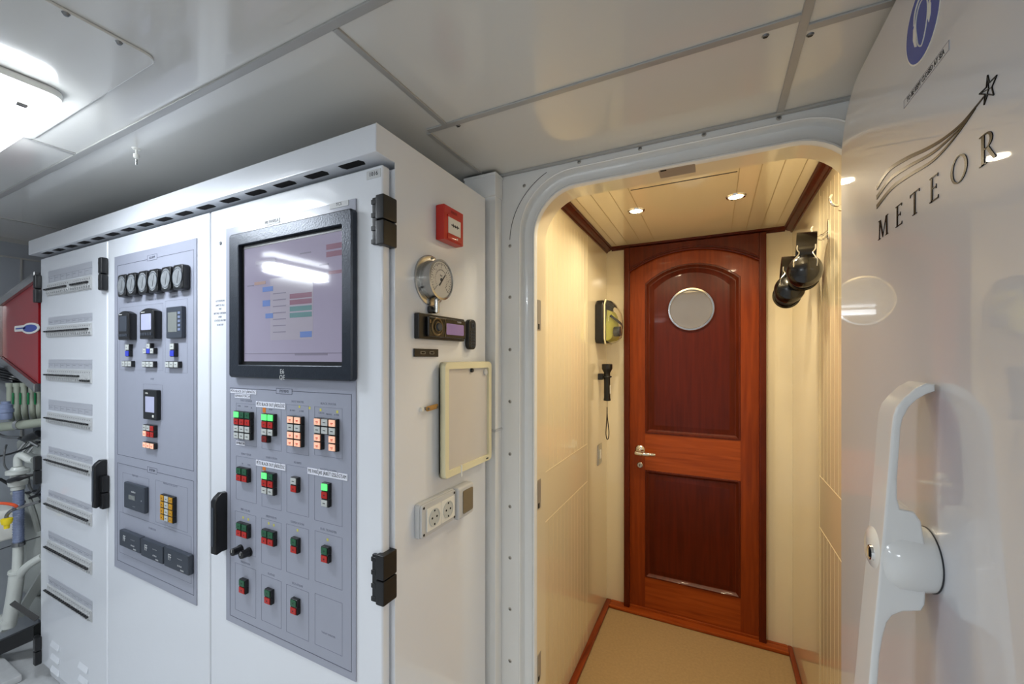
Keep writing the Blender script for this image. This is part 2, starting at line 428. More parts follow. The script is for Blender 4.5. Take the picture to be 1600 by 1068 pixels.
def ceiling_lamp(x, y, L, Wd, lab, power, rotz=0, z=ZC, col=LAMP_COOL):
    t = thing('ceiling_lamp', lab, 'ceiling lamp', (x, y, z), rotz, 'fluorescent ceiling lamps')
    obj('base', B().prism(rrect(-L/2, L/2, -Wd/2, Wd/2, Wd*.25), -.016, -.0003, 'z', .003), 'white', t)
    obj('diffuser', B().prism(rrect(-L/2+.006, L/2-.006, -Wd/2+.006, Wd/2-.006, Wd*.25), -.05, -.016, 'z', .014, 4), 'diff', t)
    for sx in (-1, 1): obj('clip', B().box(sx*(L/2-.02)-.006, sx*(L/2-.02)+.006, -.008, .008, -.056, -.05, .002), 'steel', t)
    area('lamp_light', (0, 0, -.06), L*.9, Wd*.8, power, col, parent=t)
    return t
ceiling_lamp(-1.46, .300, .46, .12, 'bright white ceiling lamp mounted on the hatch panel, at the upper left', P_ROOM, z=ZC-.006)
ceiling_lamp(-2.33, -.40, .42, .11, 'ceiling lamp behind the viewpoint, mirrored in the monitor screen', P_ROOM*1.3, PI/2)
ceiling_lamp(-.9, -1.3, .62, .13, 'ceiling lamp behind the viewpoint, near the rear bulkhead', P_ROOM*1.8)
ceiling_lamp(.85, -1.1, .62, .13, 'invented unseen ceiling lamp behind the viewpoint on the right, warmer in tone', P_NEAR*1.6, col=(1, .93, .82))  # invented lamp, added out of view to warm the light on the cabinet side

# --- sprinkler
x, y = onZ(213, 232, ZC)
t = thing('sprinkler_head', 'small white sprinkler head hanging from the ceiling above the cabinets', 'sprinkler', (x, y, ZC))
obj('escutcheon', B().lathe([(0, -.004), (.012, -.004), (.016, 0), (0, 0)], (0, 0, 0), (0, 0, 1), 24), 'white', t)
obj('body', B().lathe([(.004, -.006), (.004, -.02), (.010, -.022), (.0105, -.034), (.006, -.038), (.0, -.038)], (0, 0, .003), (0, 0, 1), 20), 'white', t)
obj('bulb', B().cyl((0, 0, -.036), (0, 0, -.055), .0038, n=14), 'steel', t)
t.scale = (.65, .65, .8)

# ================================================================== CORRIDOR
KX0, KX1, KY0, KY1 = -.562, .344, YB+.11, 2.39
KZ = H+.640
struct('floor_corridor', B().box(KX0, KX1, KY0-.3, KY1, -.05, 0), 'carpet')
def groove_wall(name, x, sgn, ye):
    b = B().box(x, x+sgn*.03, KY0-.012, KY1+.03, -.05, KZ+.03)
    ys = ye-.02
    while ys > KY0+.02:
        for za, zb in ((.03, H-.611), (H-.425, KZ-.06)):
            b.box(x-sgn*.0006, x, ys-.0008, ys+.0008, za, zb, mi=1)
        ys -= .046
    for zz in (H-.425, H-.611): b.box(x-sgn*.0008, x, KY0, ye, zz-.0012, zz+.0012, mi=1)
    b.box(x-sgn*.0008, x, ye-.001, ye+.001, 0, KZ-.03, mi=1)
    struct(name, b, ['cream', 'creamline'], smooth=False)
groove_wall('wall_corridor_left', KX0, -1, 1.98)
groove_wall('wall_corridor_right', KX1, 1, 1.82)
struct('wall_corridor_end', B().box(KX0, -.455, KY1, KY1+.03, 0, KZ).box(.2325, KX1, KY1, KY1+.03, 0, KZ).box(-.455, .2325, KY1+.06, KY1+.09, 0, KZ), 'cream', smooth=False)
struct('wall_corridor_front', B().box(KX0-.03, OX0-.012, YB+.11, YB+.125, 0, KZ).box(OX1+.012, KX1+.03, YB+.11, YB+.125, 0, KZ).box(OX0-.02, OX1+.02, YB+.11, YB+.125, OZT+.012, KZ), 'cream', smooth=False)
b = B().box(KX0, KX1, KY0, KY1, KZ, KZ+.03)
for gx in (-.4977, -.433, -.362, -.290, .079, .145, .209, .272): b.box(gx-.0012, gx+.0012, KY0, KY1, KZ-.0006, KZ, mi=1)
b.box(-.284, .073, 1.596, 1.602, KZ-.0008, KZ, mi=2)
struct('ceiling_corridor', b, ['cream', 'creamdark', 'ink'], smooth=False)
# crown mouldings
def crown(n, kind):
    P = [(0, 0), (.036, 0), (.036, -.004), (.030, -.006), (.028, -.012), (.018, -.018), (.008, -.022), (.006, -.028), (0, -.028)]
    b = B()
    if kind == 'L': b.prism([(KX0+p[0], KZ+p[1]) for p in P], KY0, KY1, 'y')
    if kind == 'R': b.prism([(KX1-p[0], KZ+p[1]) for p in P], KY0, KY1, 'y')
    if kind == 'E': b.prism([(KY1-p[0]*.8, KZ+p[1]*.7) for p in P], KX0+.03, KX1-.03, 'x')
    struct('trim_%d' % n, b, 'mahf', smooth=False)
crown(12, 'L'); crown(13, 'R'); crown(14, 'E')
# floor trim
b = B().box(KX0, KX0+.03, KY0, KY1, 0, .018, .006); struct('baseboard_left', b, 'mahy')
b = B().box(KX1-.022, KX1, KY0, KY1, 0, .018, .006); struct('baseboard_right', b, 'mahy')
b = B().box(KX0+.028, KX1-.02, KY1-.065, KY1-.02, 0, .018, .006).box(-.44, .218, KY1-.022, KY1+.02, 0, .03, .006)
b.box(KX0+.028, -.44, KY1-.022, KY1, 0, .018, .004).box(.218, KX1-.02, KY1-.022, KY1, 0, .018, .004)
struct('trim_15', b, 'mahx')

# downlights
def downlight(px, py, lab):
    x, y = onZ(px, py, KZ)
    t = thing('downlight', lab, 'downlight', (x, y, KZ), 0, 'corridor downlights')
    obj('rim', B().lathe([(.026, -.001), (.030, -.005), (.034, -.004), (.036, 0)], (0, 0, 0), (0, 0, 1), 32), 'chrome', t)
    obj('lens', B().lathe([(0, -.003), (.026, -.002)], (0, 0, 0), (0, 0, 1), 32), 'bulb', t)
    l = bpy.data.lights.new('spot', 'AREA'); l.shape = 'DISK'; l.size = .05; l.energy = P_SPOT; l.color = LAMP_WARM; l.spread = math.radians(150)
    o = bpy.data.objects.new('lamp_light', l); C.objects.link(o); o.location = (0, 0, -.008); o.parent = t
downlight(994, 329, 'round warm downlight in the corridor ceiling, the left one')
downlight(1150, 306.5, 'round warm downlight in the corridor ceiling, the right one')
for i, (x, y) in enumerate(((-.25, 1.38), (.12, 1.38))):
    t = thing('downlight', ['round warm downlight just inside the doorway soffit, left', 'round warm downlight just inside the doorway soffit, right'][i], 'downlight', (x, y, KZ), 0, 'corridor downlights')
    obj('rim', B().lathe([(.026, -.001), (.030, -.005), (.034, -.004), (.036, 0)], (0, 0, 0), (0, 0, 1), 32), 'chrome', t)
    obj('lens', B().lathe([(0, -.003), (.026, -.002)], (0, 0, 0), (0, 0, 1), 32), 'bulb', t)
    area('lamp_light', (0, 0, -.008), .05, .05, P_SPOT*.9, LAMP_WARM, parent=t)

# ================================================================== MAHOGANY DOOR
DY = 2.372
d1 = bpy.data.objects.new('door_1', None); C.objects.link(d1); d1['kind'] = 'structure'; d1.location = (0, 0, 0)
FX0, FX1 = -.455, .2325
def arc_top(x0, x1, zs, zt, n=16):
    """arc from (x0,zs) to (x1,zs) rising to zt"""
    w2 = (x1-x0)/2; s = zt-zs; R = (w2*w2+s*s)/(2*s); cx = (x0+x1)/2; cz = zt-R; a = math.asin(w2/R)
    return [(cx+R*math.sin(-a+2*a*i/n), cz+R*math.cos(-a+2*a*i/n)) for i in range(n+1)]
LX0, LX1 = FX0+.030, FX1-.030
zs, zt = H+.205+.283, H+.578        # spring / crown of the door's own arch
# frame: posts + header with arched underside
b = B().box(FX0, LX0, DY-.022, DY+.05, 0, KZ-.02, .003).box(LX1, FX1, DY-.022, DY+.05, 0, KZ-.02, .003)
obj('door_frame', b, 'mahf', d1)
arc = arc_top(LX0, LX1, zs, zt)
obj('header', B().prism([(LX0, KZ-.02)]+arc+[(LX1, KZ-.02)], DY-.015, DY+.04, 'y'), 'mahf', d1, False)
b = B(); a1 = [Vector((p[0], DY-.015, p[1])) for p in arc]; b.tube(a1, .007, 8); a1 = [Vector((p[0], DY-.013, p[1]+.014)) for p in arc]; b.tube(a1, .004, 8)
obj('arch_moulding', b, 'mahf', d1)
# leaf: stiles and rails proud, panels sunk
SX0, SX1 = onY(1008, 600, DY)[0], onY(1157, 600, DY)[0]
PZ = lambda px, py: onY(px, py, DY)[1]
u0, u1s, u1t = PZ(1080, 682), PZ(1008, 443), PZ(1083, 412)
l0, l1 = PZ(1080, 917), PZ(1080, 742)
b = B()
pan_arc = arc_top(SX0, SX1, u1s, u1t+.004)
n_ = len(arc)
b.prism([(LX0, .03)]+[(LX0, zs)]+[(SX0, u1s), (SX0, .03)], DY, DY+.04, 'y')
b.prism([(LX1, .03), (SX1, .03), (SX1, u1s), (LX1, zs)], DY, DY+.04, 'y')
for i in range(n_-1):
    b.prism([arc[i], arc[i+1], pan_arc[i+1], pan_arc[i]], DY, DY+.04, 'y')
obj('leaf', b, 'mah', d1, False)
b = B().box(SX0, SX1, DY+.0003, DY+.04, l1, u0).box(SX0, SX1, DY+.0003, DY+.04, .03, l0)
obj('rail', b, 'mahx', d1, False)
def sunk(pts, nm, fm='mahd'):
    """moulding ring + bevelled raised field, pts counter-clockwise (x,z)"""
    n = len(pts); cx = sum(p[0] for p in pts)/n; cz = sum(p[1] for p in pts)/n
    xs = [p[0] for p in pts]; zs_ = [p[1] for p in pts]; wx, wz = (max(xs)-min(xs))/2, (max(zs_)-min(zs_))/2
    mx, mz = (max(xs)+min(xs))/2, (max(zs_)+min(zs_))/2
    def ins(d): return [(mx+(p[0]-mx)*(1-d/wx), mz+(p[1]-mz)*(1-d/wz)) for p in pts]
    b = B(); levels = [(0, DY), (.002, DY-.004), (.008, DY-.004), (.012, DY+.001), (.020, DY+.008), (.024, DY+.008)]
    for (d1_, y1), (d2_, y2) in zip(levels, levels[1:]): 
        A = ins(d1_); Cc = ins(d2_); band(b, A+[A[0]], y1, Cc+[Cc[0]], y2)
    bmesh.ops.remove_doubles(b.bm, verts=b.bm.verts[:], dist=1e-5); bmesh.ops.recalc_face_normals(b.bm, faces=b.bm.faces[:])
    m_ = obj(nm+'_moulding', b, 'mahf', d1)
    b = B(); levels = [(.024, DY+.008), (.048, DY+.001), (.050, DY+.001)]
    for (d1_, y1), (d2_, y2) in zip(levels, levels[1:]):
        A = ins(d1_); Cc = ins(d2_); band(b, A+[A[0]], y1, Cc+[Cc[0]], y2)
    A = ins(.050); t = bmesh.new(); vs = [t.verts.new((p[0], DY+.001, p[1])) for p in A]; f = t.faces.new(vs); bmesh.ops.triangulate(t, faces=[f]); b._add(t)
    bmesh.ops.remove_doubles(b.bm, verts=b.bm.verts[:], dist=1e-5); bmesh.ops.recalc_face_normals(b.bm, faces=b.bm.faces[:])
    return obj(nm+'_field', b, fm, d1)
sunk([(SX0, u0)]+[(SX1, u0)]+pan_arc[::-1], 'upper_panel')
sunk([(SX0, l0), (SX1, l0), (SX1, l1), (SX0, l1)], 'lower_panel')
# porthole
pc = (-.1085, DY-.004, H+.259)
ph = obj('porthole_ring', B().lathe([(.100, .012), (.100, -.004), (.104, -.010), (.112, -.010), (.117, -.004), (.118, .006)], pc, (0, 1, 0), 64), 'chrome', d1)
obj('glass', B().lathe([(0, 0), (.101, 0)], (pc[0], pc[1]+.002, pc[2]), (0, 1, 0), 48), 'glassgrey', ph)
# lever handle
hx, hz = onY(1000, 702, DY)
hd = obj('door_handle', B().lathe([(0, 0), (.024, 0), (.026, -.004), (.020, -.010), (.010, -.012), (.009, -.045), (0, -.045)], (hx, DY, hz), (0, 1, 0), 32), 'chrome', d1)
obj('lever', B().tube([(hx-.016, DY-.045, hz-.010), (hx, DY-.05, hz-.011), (hx+.03, DY-.052, hz-.012), (hx+.065, DY-.047, hz-.012), (hx+.085, DY-.042, hz-.012)], [.012, .012, .012, .011, .009, .008], 14, 5), 'chrome', hd)
kx, kz = onY(1000, 726, DY)
ky = obj('lock_cylinder', B().lathe([(0, -.006), (.013, -.006), (.016, -.003), (.016, 0)], (kx, DY, kz), (0, 1, 0), 28), 'steel', d1)
obj('keyhole', B().box(kx-.0015, kx+.0015, DY-.0066, DY-.006, kz-.006, kz+.006), 'void', ky)

# ================================================================== CORRIDOR THINGS
# smoke hood in a wall pouch on the left wall (normal +X -> rotz=+90deg)
R90, L90 = PI/2, -PI/2
def side(px, py, x): y, z = onX(px, py, x); return (x, y, z)
t = thing('escape_hood', 'black backed escape hood case with clear front and yellow hood, on left corridor wall', 'escape hood', (KX0, 2.205, H+.19), R90)
obj('back_shell', B().prism([(-.085, -.09), (-.07, -.112), (.07, -.112), (.085, -.09), (.085, .09), (.06, .115), (-.06, .115), (-.085, .09)], -.048, 0, 'y', .012, 3), 'black', t)
obj('cover_rim', B().prism([(-.088, -.09), (-.07, -.117), (.07, -.117), (.088, -.09), (.088, .09), (.06, .12), (-.06, .12), (-.088, .09)], -.056, -.048, 'y', .003), 'creampl', t)
obj('clear_cover', B().loft([[(x*s1, y, z*s1-dz) for x, z in [(-.082, -.09), (-.06, -.112), (.06, -.112), (.082, -.09), (.082, .09), (.055, .115), (-.055, .115), (-.082, .09)]] for s1, y, dz in ((1, -.056, 0), (.96, -.078, 0), (.8, -.10, .008), (.55, -.118, .018), (.3, -.124, .022))]), 'foam', t)
obj('yellow_hood', B().loft([[(x*s1, y, z*s1-.02) for x, z in [(-.07, -.08), (.07, -.08), (.078, 0), (.05, .085), (-.05, .085), (-.078, 0)]] for s1, y in ((1, -.057), (.9, -.075), (.6, -.09), (.2, -.10))]), 'hood', t)
obj('strap', B().tube([(-.075, -.082, .03), (-.03, -.112, 0), (.03, -.118, -.02), (.06, -.10, -.06)], .007, 8, 4), 'darkgrey', t)
obj('filter', B().cyl((-.03, -.09, -.05), (-.03, -.122, -.05), .026, n=24), 'darkgrey', t)
# torch
t = thing('torch', 'black torch in a wall clip with white label and wrist cord, below the escape hood', 'torch', (KX0, 2.205, H-.13), R90)
obj('body', B().lathe([(0, -.10), (.018, -.10), (.019, -.095), (.017, -.085), (.0165, .02), (.019, .03), (.0165, .034), (.0165, .05), (.026, .068), (.028, .072), (.028, .096), (.024, .098), (0, .094)], (0, -.046, 0), (0, 0, 1), 28), 'black', t)
obj('wall_clip', B().box(-.022, .022, -.028, 0, .012, .046, .004).ring((0, -.046, .029), .021, .004, (0, 0, 1)), 'black', t)
obj('label', B().box(-.007, .007, -.0645, -.062, -.062, -.016, .0008), 'white', t)
cord = obj('wrist_cord', B().tube([(0, -.046, -.10), (0, -.046, -.135)], .0012, 6).tube([(0, -.046, -.135), (.004, -.046, -.18), (.018, -.048, -.235), (.026, -.05, -.275), (.012, -.05, -.305), (-.012, -.048, -.305), (-.026, -.046, -.275), (-.018, -.046, -.235), (-.004, -.046, -.18)], .0025, 8, 4, closed=True), 'black', t)
# switch
t = thing('light_switch', 'brushed steel light switch plate on the left corridor wall below the torch', 'light switch', (KX0, 2.215, H-.525), R90)
obj('plate', B().prism(rrect(-.042, .042, -.055, .055, .004), -.006, 0, 'y', .002), 'steel', t)
obj('rocker', B().box(-.012, .012, -.011, -.006, -.024, .024, .003), 'white', t)

# hooks + ear defenders on right corridor wall (normal -X -> rotz=-90deg)
def hook(px, py, lab, rnd=False):
    y, z = onX(px, py, KX1)
    t = thing('coat_hook', lab, 'hook', (KX1, y, z), L90, 'chrome hooks on the right corridor wall')
    obj('back_plate', B().prism(rrect(-.006, .006, -.038, .03, .005), -.003, 0, 'y', .001), 'chrome', t)
    obj('hook_arm', B().tube([(0, -.003, -.01), (0, -.02, -.022), (0, -.04, -.018), (0, -.048, 0), (0, -.044, .012)], .0035, 10, 4).tube([(0, -.003, -.022), (0, -.014, -.036), (0, -.028, -.034)], .003, 8, 3), 'chrome', t)
    return t, y, z
hook(1295, 356, 'chrome hook on the right corridor wall, holding the ear defenders')
hook(1330, 306, 'chrome hook on the right corridor wall, empty, beside the white door edge')

def ear_defenders(lab, loc, rot):
    """band arch in the local XZ plane, band top at origin; cups face +-x"""
    t = thing('ear_defenders', lab, 'ear defenders', loc, 0, 'black ear defenders on the hook'); t.rotation_euler = rot
    # padded headband: wide strip
    b = B(); rings = []; r = .072
    path = [(-r, -.108, 0), (-r-.002, -.09, 0)]+[(r*math.sin(math.radians(a)), r*math.cos(math.radians(a))-r, a) for a in range(-84, 85, 12)]+[(r+.002, -.09, 0), (r, -.108, 0)]
    for k_, (x, z, a) in enumerate(path):
        if k_ < 2: nx, nz = -1, 0
        elif k_ >= len(path)-2: nx, nz = 1, 0
        else: nx, nz = math.sin(math.radians(a)), math.cos(math.radians(a))
        wd = .022 if k_ in (0, len(path)-1) else .028
        rings.append([Vector((x+nx*o, yy, z+nz*o)) for o, yy in ((.005, -wd), (.005, wd), (-.006, wd*.85), (-.006, -wd*.85))])
    b.loft(rings); obj('headband', b, 'blackgl', t)
    for s in (-1, 1):
        cup = obj('ear_cup', B().lathe([(0, .034), (.022, .033), (.040, .026), (.050, .010), (.052, -.004), (.046, -.010), (0, -.010)], (s*.070, 0, -.132), (s, 0, 0), 40, sc=(.95, 1.04)), 'blackgl', t)
        obj('cushion', B().ring((s*.052, 0, -.132), .032, .012, (s, 0, 0), 36, 10), 'black', cup)
        obj('wire_yoke', B().tube([(s*.076, .024, -.050), (s*.080, .024, -.064), (s*.088, .018, -.078), (s*.095, .030, -.10), (s*.097, .030, -.122)], .0022, 8, 4).tube([(s*.076, -.024, -.050), (s*.080, -.024, -.064), (s*.088, -.018, -.078), (s*.095, -.030, -.10), (s*.097, -.030, -.122)], .0022, 8, 4), 'steel', t)
        obj('adjuster', B().box(s*.092-.004, s*.092+.006, -.005, .005, -.135, -.09, .002), 'black', t)
    return t
y_, z_ = onX(1292, 358, KX1)
ear_defenders('black ear defenders hanging in front, its round cup facing the doorway', (.283, 1.685, H+.421), (math.radians(3), math.radians(-3), math.radians(82)))
ear_defenders('black ear defenders hanging behind and slightly lower, towards the wooden door', (.266, 1.897, H+.387), (math.radians(3), math.radians(2), math.radians(86)))

# ================================================================== WHITE OPEN DOOR (plane X = .25)
DX = .25
d2 = bpy.data.objects.new('door_2', None); C.objects.link(d2); d2['kind'] = 'structure'; d2.location = (DX, 0, 0); d2.rotation_euler = (0, 0, L90)
# local x = -Y, local y = +X (into the leaf), z up
leaf_y0, leaf_y1, zt2 = -1.122, -.25, H+.550
obj('leaf', B().prism(rrect(leaf_y0, leaf_y1, ZF+.22, zt2, .13, 12), 0, .062, 'y', .004, 3, onlyfront=False), 'leafpaint', d2)
def DL(px, py, x=DX): y, z = onX(px, py, x); return (-y, z)
# lettering METEOR
Z5 = lambda a, b: (1340+a/3.685, 100+b/3.685)
def letter(b, ch, x0, x1, z0, z1):
    w_, h_ = x1-x0, z1-z0
    P = lambda pts: b.prism([(x0+p[0]*w_, z0+p[1]*h_) for p in pts], -.0009, 0, 'y')
    sf = .035
    if ch == 'M':
        P([(.10, 0), (.15, 0), (.22, .97), (.14, .97)]); P([(.14, 1), (.26, 1), (.52, .12), (.47, .0)]); P([(.47, 0), (.52, .12), (.83, 1), (.78, 1)]); P([(.78, 1), (.9, 1), (.93, 0), (.82, 0)])
        P([(0, 0), (.26, 0), (.26, sf), (0, sf)]); P([(.72, 0), (1, 0), (1, sf), (.72, sf)]); P([(.04, 1-sf), (.2, 1-sf), (.2, 1), (.04, 1)]); P([(.82, 1-sf), (1, 1-sf), (1, 1), (.82, 1)])
    elif ch == 'E':
        P([(.16, 0), (.34, 0), (.34, 1), (.16, 1)]); P([(0, 0), (1, 0), (1, .14), (.92, .045), (0, .045)]); P([(0, .955), (.9, .955), (.93, .86), (.96, 1), (0, 1)]); P([(.34, .50), (.72, .50), (.76, .43), (.76, .62), (.72, .545), (.34, .545)])
    elif ch == 'T':
        P([(.42, 0), (.58, 0), (.58, 1), (.42, 1)]); P([(0, .86), (.07, .955), (.93, .955), (1, .86), (1, 1), (0, 1)]); P([(.27, 0), (.73, 0), (.73, sf), (.27, sf)])
    elif ch == 'O':
        n = 28; o_ = [(.5+.5*math.cos(2*PI*i/n), .5+.5*math.sin(2*PI*i/n)) for i in range(n)]; q = [(.5+.36*math.cos(2*PI*i/n), .5+.455*math.sin(2*PI*i/n)) for i in range(n)]
        for i in range(n): P([o_[i], o_[(i+1) % n], q[(i+1) % n], q[i]])
    elif ch == 'R':
        P([(.14, 0), (.32, 0), (.32, 1), (.14, 1)]); P([(0, 1-sf), (.2, 1-sf), (.2, 1), (0, 1)]); P([(0, 0), (.46, 0), (.46, sf), (0, sf)])
        n = 12; o_ = [(.40+.42*math.sin(PI*i/n), .735+.265*math.cos(PI*i/n)) for i in range(n+1)]; q = [(.40+.26*math.sin(PI*i/n), .735+.215*math.cos(PI*i/n)) for i in range(n+1)]
        for i in range(n): P([o_[i], o_[i+1], q[i+1], q[i]])
        P([(.3, .95), (.42, .95), (.42, 1), (.3, 1)]); P([(.3, .47), (.42, .47), (.42, .52), (.3, .52)]); P([(.42, .5), (.58, .52), (1.0, .03), (1, 0), (.86, 0)])
base_z, cap_z = H+.1985, H+.230
for ch, xa, xb in (('M', 120, 178), ('E', 222, 258), ('T', 305, 358), ('E', 418, 468), ('O', 540, 636), ('R', 705, 800)):
    x0 = DL(*Z5(xa, 800))[0]; x1 = DL(*Z5(xb, 800))[0]
    b = B(); letter(b, ch, x0, x1, base_z, cap_z); obj('lettering_character', b, 'foil', d2, False)
# three-band swoosh
def swoosh(pts, w0, w1):
    P3 = catmull([Vector((*DL(*Z5(a, b_)), 0)) for a, b_ in pts], 6)
    n = len(P3); Lr, Rr = [], []
    for i, p in enumerate(P3):
        d = (P3[min(i+1, n-1)]-P3[max(i-1, 0)]).normalized(); nn = Vector((-d.y, d.x, 0)); w_ = (w0+(w1-w0)*(i/(n-1))**.8)/2
        Lr.append((p.x+nn.x*w_, p.y+nn.y*w_)); Rr.append((p.x-nn.x*w_, p.y-nn.y*w_))
    return B().ribbon(Lr, Rr, 0, .0009)
obj('swoosh_band', swoosh([(112, 712), (180, 612), (280, 545), (400, 488), (500, 428), (600, 345), (680, 250), (738, 178)], .0076, .0012), 'gold', d2, False)
obj('swoosh_band', swoosh([(112, 768), (190, 662), (290, 592), (420, 520), (520, 440), (610, 348), (680, 252)], .0076, .0008), 'gold', d2, False)
obj('swoosh_band', swoosh([(112, 822), (200, 712), (300, 640), (430, 560), (530, 460), (615, 352), (682, 255)], .0076, .0008), 'gold', d2, False)
Z4 = lambda a, b: (1340+a/5.935, b/5.935)
star = [DL(*Z4(a, b_)) for a, b_ in ((1212, 695), (1228, 765), (1298, 695), (1250, 808), (1268, 880), (1212, 872), (1178, 972), (1188, 872), (1135, 870), (1200, 808))]
ctr = DL(*Z4(1220, 825)); b = B()
def stroke(b, p, q, wd, y=0):
    d = Vector((q[0]-p[0], q[1]-p[1])); d.normalize(); nx, nz = -d.y*wd/2, d.x*wd/2
    b.prism([(p[0]+nx, p[1]+nz), (q[0]+nx, q[1]+nz), (q[0]-nx, q[1]-nz), (p[0]-nx, p[1]-nz)], y-.0009, y, 'y')
for i in range(10): stroke(b, star[i], star[(i+1) % 10], .0011)
for i in (0, 3, 6, 8): stroke(b, star[i], ctr, .0007)
obj('star_emblem', b, 'foil', d2, False)
# hearing protection sign
sy, sz, sr = -.7315, H+.449, .0505
t = thing('hearing_protection_sign', 'round blue sign with white head wearing ear defenders, on the white open door', 'sign', (DX, -sy, sz), L90)
cir = lambda r, n=48: [(r*math.cos(2*PI*i/n), r*math.sin(2*PI*i/n)) for i in range(n)]
obj('sticker_rim', B().prism(cir(sr), -.0006, 0, 'y'), 'white', t, False)
obj('blue_disc', B().prism(cir(sr*.955), -.0009, -.0006, 'y'), 'blue', t, False)
b = B(); k = sr/.05
head = [(-.014, -.006), (-.016, .006), (-.013, .018), (-.005, .026), (.005, .027), (.014, .022), (.018, .012), (.018, .0), (.015, -.012), (.009, -.024), (.002, -.031), (-.003, -.030), (-.010, -.022)]
hl = [Vector((x*k, z*k, 0)) for x, z in head]
hh = catmull(hl, 4, True)
for i in range(len(hh)): stroke(b, hh[i], hh[(i+1) % len(hh)], .0016, -.0009)
for s, pts in ((1, [(-.020, -.020), (-.025, -.008), (-.024, .006), (-.019, .012), (-.016, .004), (-.016, -.012), (-.013, -.024)]), (1, [(.022, .012), (.027, .004), (.026, -.008), (.021, -.016), (.018, -.008), (.018, .004)])):
    b.prism([(x*k, z*k) for x, z in pts], -.0014, -.0009, 'y')
band_ = catmull([Vector((x*k, z*k, 0)) for x, z in ((-.021, .010), (-.018, .026), (-.004, .035), (.012, .032), (.023, .020), (.025, .008))], 5)
for i in range(len(band_)-1): stroke(b, band_[i], band_[i+1], .003, -.0009)
obj('head_symbol', b, 'white', t, False)
# keep closed label
p0, p1 = DL(1412.5, 168), DL(1484, 80)
p0b = DL(1415, 150); p1b = DL(1482.5, 67)
z0_, z1_ = H+.3865, H+.3965
x0_, x1_ = DL(1413, 160)[0], DL(1484, 75)[0]
zm = (p0[1]+p1b[1])/2
t = thing('door_notice', 'narrow notice reading TO BE KEPT CLOSED AT SEA under the round blue sign', 'sign', (DX, -(x0_+x1_)/2, zm), L90)
wd = (x1_-x0_)/2; hh_ = .0058
obj('notice_strip', B().box(-wd, wd, -.0005, 0, -hh_, hh_).outline(-wd, wd, -hh_, hh_, .0004, -.0005, .0003, mi=1), ['leafpaint', 'lineth'], t, False)
obj('notice_text', B().text('TO BE KEPT CLOSED AT SEA', .0100, 0, 0, -.0005, .0004, sx=(wd*1.92)/.148), 'ink', t, False)
# big white door handle
YN, YF = .682, .736
NP = [(1461.8, 600), (1448, 598), (1430, 607), (1413, 622), (1401, 636), (1396, 650), (1393, 677), (1390, 716), (1386.3, 760), (1381.4, 818), (1377.6, 858), (1374, 900), (1369, 950.5), (1364, 1001), (1358, 1068), (1350, 1150), (1348, 1185), (1356, 1190), (1364, 1150), (1372, 1068), (1375, 1026), (1380, 996), (1386.4, 973), (1395, 962), (1410, 956), (1440, 955), (1446, 945), (1449, 900), (1446, 850), (1440, 815), (1429, 800), (1407, 795), (1402.8, 779), (1402.8, 745), (1405.8, 706), (1408, 669.6), (1412, 652.5), (1421, 636), (1434, 624), (1448, 616), (1462, 611)]
prof2 = []
for px, py in NP:
    x, z = onY(px, py, YN); prof2.append((min(x, DX-.0015), z))
hb = B().prism([(p[0]-DX, p[1]) for p in prof2], YN, YF, 'y', .0028, 3)
hb.bm.transform(Matrix.Rotation(PI/2, 4, 'Z'))   # into the leaf's own frame
h2 = obj('door_handle', hb, 'paint', d2, True, 50)
bx, bz = None, onX(1450, 893, .235)[1]
obj('handle_boss', B().lathe([(0, -.060), (.028, -.058), (.041, -.051), (.048, -.038), (.0475, -.020), (.043, -.0014), (0, -.0014)], (-.716, 0, bz), (0, 1, 0), 48, sc=(1, .92)), 'paint', h2)
obj('boss_gasket', B().lathe([(0, -.0014), (.0438, -.0014), (.0438, 0), (0, 0)], (-.716, 0, bz), (0, 1, 0), 40, sc=(1, .92)), 'ink', h2)
# lock on outer face of the handle
lx = onY(1375, 863, YN)[0]; ly, lz = onX(1364, 863, lx)
obj('lock', B().lathe([(0, -.003), (.006, -.003), (.0095, -.004), (.0105, 0)], (-ly, lx-DX, lz), (0, 1, 0), 24).box(-ly-.001, -ly+.001, lx-DX-.0045, lx-DX-.0028, lz-.006, lz+.006, mi=1), ['chrome', 'void'], h2)

# ================================================================== DUCT beside the doorway
t = thing('cable_duct', 'white boxed cable duct between the cabinet side and the doorway', 'duct', (-.615, YB, ZF))
obj('duct_body', B().box(-.036, .022, -.042, -.0005, 0, ZC-ZF-.03, .003), 'paint', t)
obj('top_cap', B().box(-.085, .026, -.05, -.0005, ZC-ZF-.078, ZC-ZF-.008, .003).box(-.087, .028, -.052, -.0005, ZC-ZF-.016, ZC-ZF-.008, .002), 'paint', t)
zc_ = onY(770, 672, YB-.04)[1]-ZF
obj('joint_band', B().box(-.038, .024, -.0445, -.0005, zc_-.004, zc_+.004, .0015), 'grey', t)
t = thing('cable_tray', 'small white pipe bracket at the ceiling above the cabinet back corner', 'bracket', (-.745, YB-.03, ZC-.03))
obj('bracket_arm', B().box(-.03, .03, -.02, .025, 0, .012, .003), 'paint', t)
obj('pipe', B().cyl((0, 0, -.25), (0, 0, .0), .013), 'paint', t)

